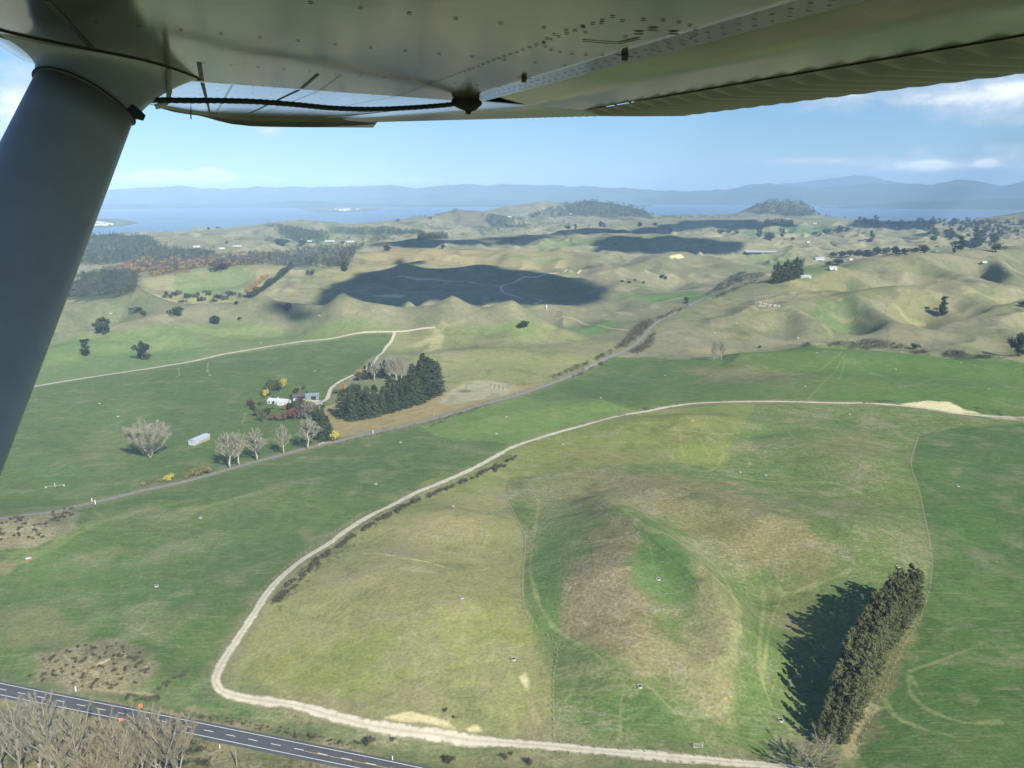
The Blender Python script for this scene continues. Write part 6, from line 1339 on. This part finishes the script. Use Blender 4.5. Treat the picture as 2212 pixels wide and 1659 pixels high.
# ------------------------------------------------------------------ small farm things
CONCW = simple_mat('pale_concrete', (.42, .41, .36), .9, .15, 3); WATER = simple_mat('dark_water', (.02, .03, .035), .1, .1, 1, 0, .6); MUD = simple_mat('trodden_mud', (.33, .31, .22), .95, .3, 1.5)
def make_trough():
    r = empty('water_trough'); n = 20; v, f_ = [], []
    for i in range(n):
        a = 2 * math.pi * i / n
        for rr_, z in ((1.25, -.2), (1.25, .62), (1.02, .62), (1.02, .2)): v.append((rr_ * math.cos(a), rr_ * math.sin(a), z))
    for i in range(n):
        for j in range(3): f_.append((i * 4 + j, ((i + 1) % n) * 4 + j, ((i + 1) % n) * 4 + j + 1, i * 4 + j + 1))
    mesh_obj('rim', v, f_, CONCW, r); mesh_obj('water', [(1.03 * math.cos(2 * math.pi * i / n), 1.03 * math.sin(2 * math.pi * i / n), .42) for i in range(n)], [list(range(n))], WATER, r); return r
TR = make_trough(); first = True
for px, py, lab in [(1072, 937, 'on the bright green paddock by the country road'), (1094, 901, 'in the middle of the bright green paddock'), (865, 956, 'in the dark green paddock below the yellow tree'), (1216, 960, 'on the dry paddock by the track bend'), (979, 1094, 'near the top of the olive hill paddock'), (1298, 860, 'at the lower edge of the dark paddock beside the country road'), (1437, 811, 'in the dark paddock left of the brown patch'),
                    (1126, 710, 'beside the flat crowned pine'), (1211, 705, 'on the green flat right of the pointed hill'), (947, 715, 'above the dry field by the track junction'), (1495, 909, 'on the yellow green paddock under the upper track'), (1835, 895, 'below the upper track left of the bare bank'), (1739, 835, 'beside the worn stock track in the upper green paddock'), (1935, 798, 'in the upper green paddock right of the stock track'),
                    (2135, 840, 'at the right of the upper green paddock'), (2075, 784, 'just under the scrub at the right'), (1764, 762, 'on the crest of the upper green paddock'), (1599, 1020, 'at the loop of the mown line'), (1654, 1027, 'inside the loop of the mown line'), (2069, 1051, 'in the dark green paddock at the right edge'), (2162, 771, 'beside the big dark pine'), (997, 1292, 'on the dry slope left of the long fence'), (1109, 1425, 'above the pale scrape near the long fence'),
                    (1422, 1252, 'on top of the brown knoll'), (1382, 1484, 'at the foot of the brown knoll'), (1686, 1557, 'left of the shelterbelt shadow'), (1940, 1225, 'at the far end of the shelterbelt'), (338, 1267, 'on the muddy spot in the lower left paddock'), (433, 1119, 'in the left paddock below the country road'), (215, 872, 'in the left paddock under the straight track'), (255, 900, 'on the dry patch of the left paddock'), (564, 741, 'just above the straight track'), (681, 801, 'in the paddock behind the farmhouse'), (812, 1046, 'on the muddy ring in the paddock beside the gravel track')]:
    g = G((px, py))[0]; o = TR if first else copy_tree(TR); first = False; o.location = g; s = .85; o.scale = (s, s, 1); tag(o, 'round pale water trough ' + lab, 'trough', 'water troughs in the paddocks')
ORANGE_S = simple_mat('orange_sign_face', (.95, .16, .04), .5, .05, 1); WPOST = simple_mat('white_post', (.8, .8, .78), .6, .05, 1); WOODP = simple_mat('grey_post_wood', (.30, .27, .21), .9, .2, 3)
def road_sign(px, py, label, w_, h_):
    g = G((px, py))[0]; r = empty('road_sign', tuple(g), math.atan2(-g[0], g[1]) + .3); tag(r, label, 'sign', 'orange roadwork signs on the highway')
    part('panel', [(-w_ / 2, w_ / 2, -.03, .03, .5, .5 + h_)], ORANGE_S, r); part('border', [(-w_ / 2 - .03, w_ / 2 + .03, .032, .05, .46, .54 + h_)], WPOST, r)
    for x in (-w_ / 2 + .15, w_ / 2 - .15): part('leg', [(x - .04, x + .04, -.02, .02, 0, .5)], WOODP, r)
road_sign(304, 1531, 'orange roadwork sign on the far verge of the highway', 1.4, 1.6); road_sign(262, 1560, 'orange red roadwork sign on the near edge of the highway', 1.3, 1.1)
def post_thing(name, px, py, hp, w_, mat, label, cat, group=None):
    g, h = p2m(px, py, hp); r = empty(name, tuple(g)); tag(r, label, cat, group); part('post', [(-w_ / 2, w_ / 2, -w_ / 2, w_ / 2, 0, h)], mat, r); part('cap', [(-w_ * .6, w_ * .6, -w_ * .6, w_ * .6, h, h + w_ * .5)], mat, r); return r
for px, py, hp, w_, lab in [(164, 1493, 9, .4, 'white marker post on the far side of the highway'), (199, 1084, 7, .4, 'left white marker post where the country road begins'), (206, 1089, 8, .4, 'right white marker post where the country road begins'), (848, 1642, 7, .3, 'white marker post at the bottom beside the highway'), (475, 1616, 6, .3, 'white marker post on the near side of the highway')]: post_thing('marker_post', px, py, hp, w_, WPOST, lab, 'post', 'white roadside marker posts')
for px, py, hp, w_, lab in [(802, 893, 18, .7, 'pale pole standing in the gap of the pine windbreak'), (806, 937, 7, .4, 'white pole beside the country road by the dry yard'), (937, 900, 12, .4, 'power pole where the side road crosses the dry field'), (1117, 853, 12, .4, 'power pole beside the country road at the dark paddock'), (512, 1656, 32, .3, 'dark power pole at the bottom edge below the highway'), (1181, 668, 9, 1.0, 'white pole on the valley flat')]: post_thing('power_pole', px, py, hp, w_, WPOST if 'white' in lab or 'pale' in lab else WOODP, lab, 'pole')
g = G((62, 1210))[0]; bh_ = empty('field_hut', tuple(g), .4); tag(bh_, 'small red and white hut in the left paddock', 'hut'); bh_.scale = (.75, .75, .75); part('wall', [(-1.6, 1.6, -1, 1, 0, 1.5)], simple_mat('red_boards', (.45, .08, .07), .8, .1, 1), bh_); part('roof', [gable_roof(3.2, 2, 1.5, .5, .2, .1)], ROOFW, bh_)
g = G((1508, 1616))[0]; cr = empty('stock_gate', tuple(g), .1); tag(cr, 'small wooden stock frame above the gravel track', 'frame')
for x in (-1.7, 1.7): part('post', [(x - .1, x + .1, -.1, .1, 0, 2.4)], CONCW, cr)
for z in (.3, .9, 1.5, 2.1): part('rail', [(-1.8, 1.8, -.16, -.105, z, z + .14)], CONCW, cr)
g = G((119, 1052))[0]; sp = empty('irrigator', tuple(g), .35); tag(sp, 'pale wheeled irrigator boom in the left paddock', 'irrigator'); part('boom', [(-6, 6, -.12, .12, .9, 1.1)], CONCW, sp); part('mast', [(-.2, .2, -.2, .2, 0, 3)], CONCW, sp)
for x in (-5.6, 5.6): part('wheel', [(x - .5, x + .5, -.12, .12, 0, 1.0)], CONCW, sp)
for px, py, n_ in ((885, 803, 4),):
    pass
for k in range(4):
    g = G((1063 + 9 * k, 832 + 2.4 * k))[0]; tag(part('timber_stack', [(g[0] - 1.2, g[0] + 1.2, g[1] - 9, g[1] + 9, g[2] - .3, g[2] + .5), (g[0] - 1.0, g[0] + 1.0, g[1] - 8.6, g[1] + 8.7, g[2] + .503, g[2] + .8)], HAY, None), f'long pale stack on the gravel yard, {ORD[k]} from the left', 'stack', 'pale stacks on the gravel yard')
# fences of the near paddocks
def fence(pts, gap, label):
    c = smooth_line(G(*pts), 1.0); s = np.concatenate([[0], np.cumsum(np.linalg.norm(np.diff(c[:, :2], axis=0), axis=1))]); ss = np.arange(0, s[-1], gap); X, Y = np.interp(ss, s, c[:, 0]), np.interp(ss, s, c[:, 1]); Z = height(X, Y)
    r = empty('fence', (X[0], Y[0], Z[0])); tag(r, label, 'fence', 'post and wire fences'); pm = None
    for i in range(len(ss)):
        if pm is None: pm = part('post', [(-.10, .10, -.10, .10, -.3, 1.3)], WOODP, r); p = pm
        else: p = pm.copy(); C.objects.link(p); p.parent = r
        p.location = (X[i] - X[0], Y[i] - Y[0], Z[i] - Z[0])
    a = Acc()
    for z in (.45, .8, 1.15):
        for i in range(len(ss) - 1):
            A_ = np.array([X[i] - X[0], Y[i] - Y[0], Z[i] - Z[0] + z]); B_ = np.array([X[i + 1] - X[0], Y[i + 1] - Y[0], Z[i + 1] - Z[0] + z]); a.add(([tuple(A_), tuple(B_), tuple(B_ + np.array([0, 0, .025])), tuple(A_ + np.array([0, 0, .025]))], [(0, 1, 2, 3)]))
    mesh_obj('wire', a.v, a.f, WOODP, r)
fence(FENCE1, 4.0, 'fence dividing the dry hill from the brown knoll'); fence([(1210, 1605), (1300, 1617), (1450, 1630), (1560, 1639), (1680, 1649)], 4.5, 'fence on the upper side of the bottom gravel track')
fence([(1100, 1620), (1250, 1630), (1420, 1645), (1560, 1656)], 4.5, 'fence on the lower side of the bottom gravel track'); fence([(1985, 940), (1968, 1000), (1990, 1080), (2012, 1200), (2010, 1262), (1985, 1345), (1950, 1400), (1905, 1500), (1870, 1580), (1840, 1640)], 5.0, 'fence running along the dark green paddock and the shelterbelt')
fence([(460, 1440), (505, 1370), (540, 1310), (570, 1272), (640, 1208), (700, 1165), (790, 1105)], 4.5, 'fence on the left side of the curving gravel track')
# sheep
WOOL = simple_mat('sheep_wool', (.72, .69, .60), .95, .1, 6)
sv, sf = [], []
def ell(cx, cy, cz, rx, ry, rz_, n=8, m=5):
    k = len(sv)
    for i in range(m + 1):
        t = math.pi * i / m
        for j in range(n): p = 2 * math.pi * j / n; sv.append((cx + rx * max(math.sin(t), .02) * math.cos(p), cy + ry * max(math.sin(t), .02) * math.sin(p), cz + rz_ * math.cos(t)))
    for i in range(m):
        for j in range(n): sf.append((k + i * n + j, k + i * n + (j + 1) % n, k + (i + 1) * n + (j + 1) % n, k + (i + 1) * n + j))
ell(0, 0, .72, .62, .34, .34); ell(.72, 0, .92, .22, .13, .15)
for x in (-.38, .38):
    for y in (-.17, .17): v, f_ = bxv(x - .06, x + .06, y - .06, y + .06, 0, .5); k = len(sv); sv += v; sf += [tuple(i + k for i in q) for q in f_]
sheep = mesh_obj('sheep', sv, sf, WOOL, None, True); fs_ = True
for k in range(70):
    t = random.random(); px, py = (random.choice([(1633 + 50 * t, 653 + 9 * t + random.uniform(-1, 2)), (1640 + 40 * t, 662 + random.uniform(-3, 3))])) if k < 52 else (random.choice([(1545, 720), (1725, 731), (2170, 586), (1590, 700), (240, 678), (690, 683)]))
    g = G((px + random.uniform(-3, 3), py + random.uniform(-1, 1)))[0]; o = sheep if fs_ else sheep.copy()
    if not fs_: C.objects.link(o)
    fs_ = False; o.location = g; o.rotation_euler = (0, 0, random.uniform(0, 6.28)); o.scale = (1.3, 1.3, 1.3); tag(o, 'pale sheep grazing on the hill pasture', 'sheep', 'sheep grazing on the hills')
# plants built but not used anywhere are taken out again
for pool in (PINE, SHELT, OLDP, TALLP, ROUND, list(BUSHES.values()), POPLAR, [WILLOW], POPNEAR, GORSE):
    for o in pool:
        if 'label' not in o:
            for ch in list(o.children): bpy.data.objects.remove(ch)
            bpy.data.objects.remove(o)
for o in C.objects:
    for k in ('h', 'wr'):
        if k in o: del o[k]
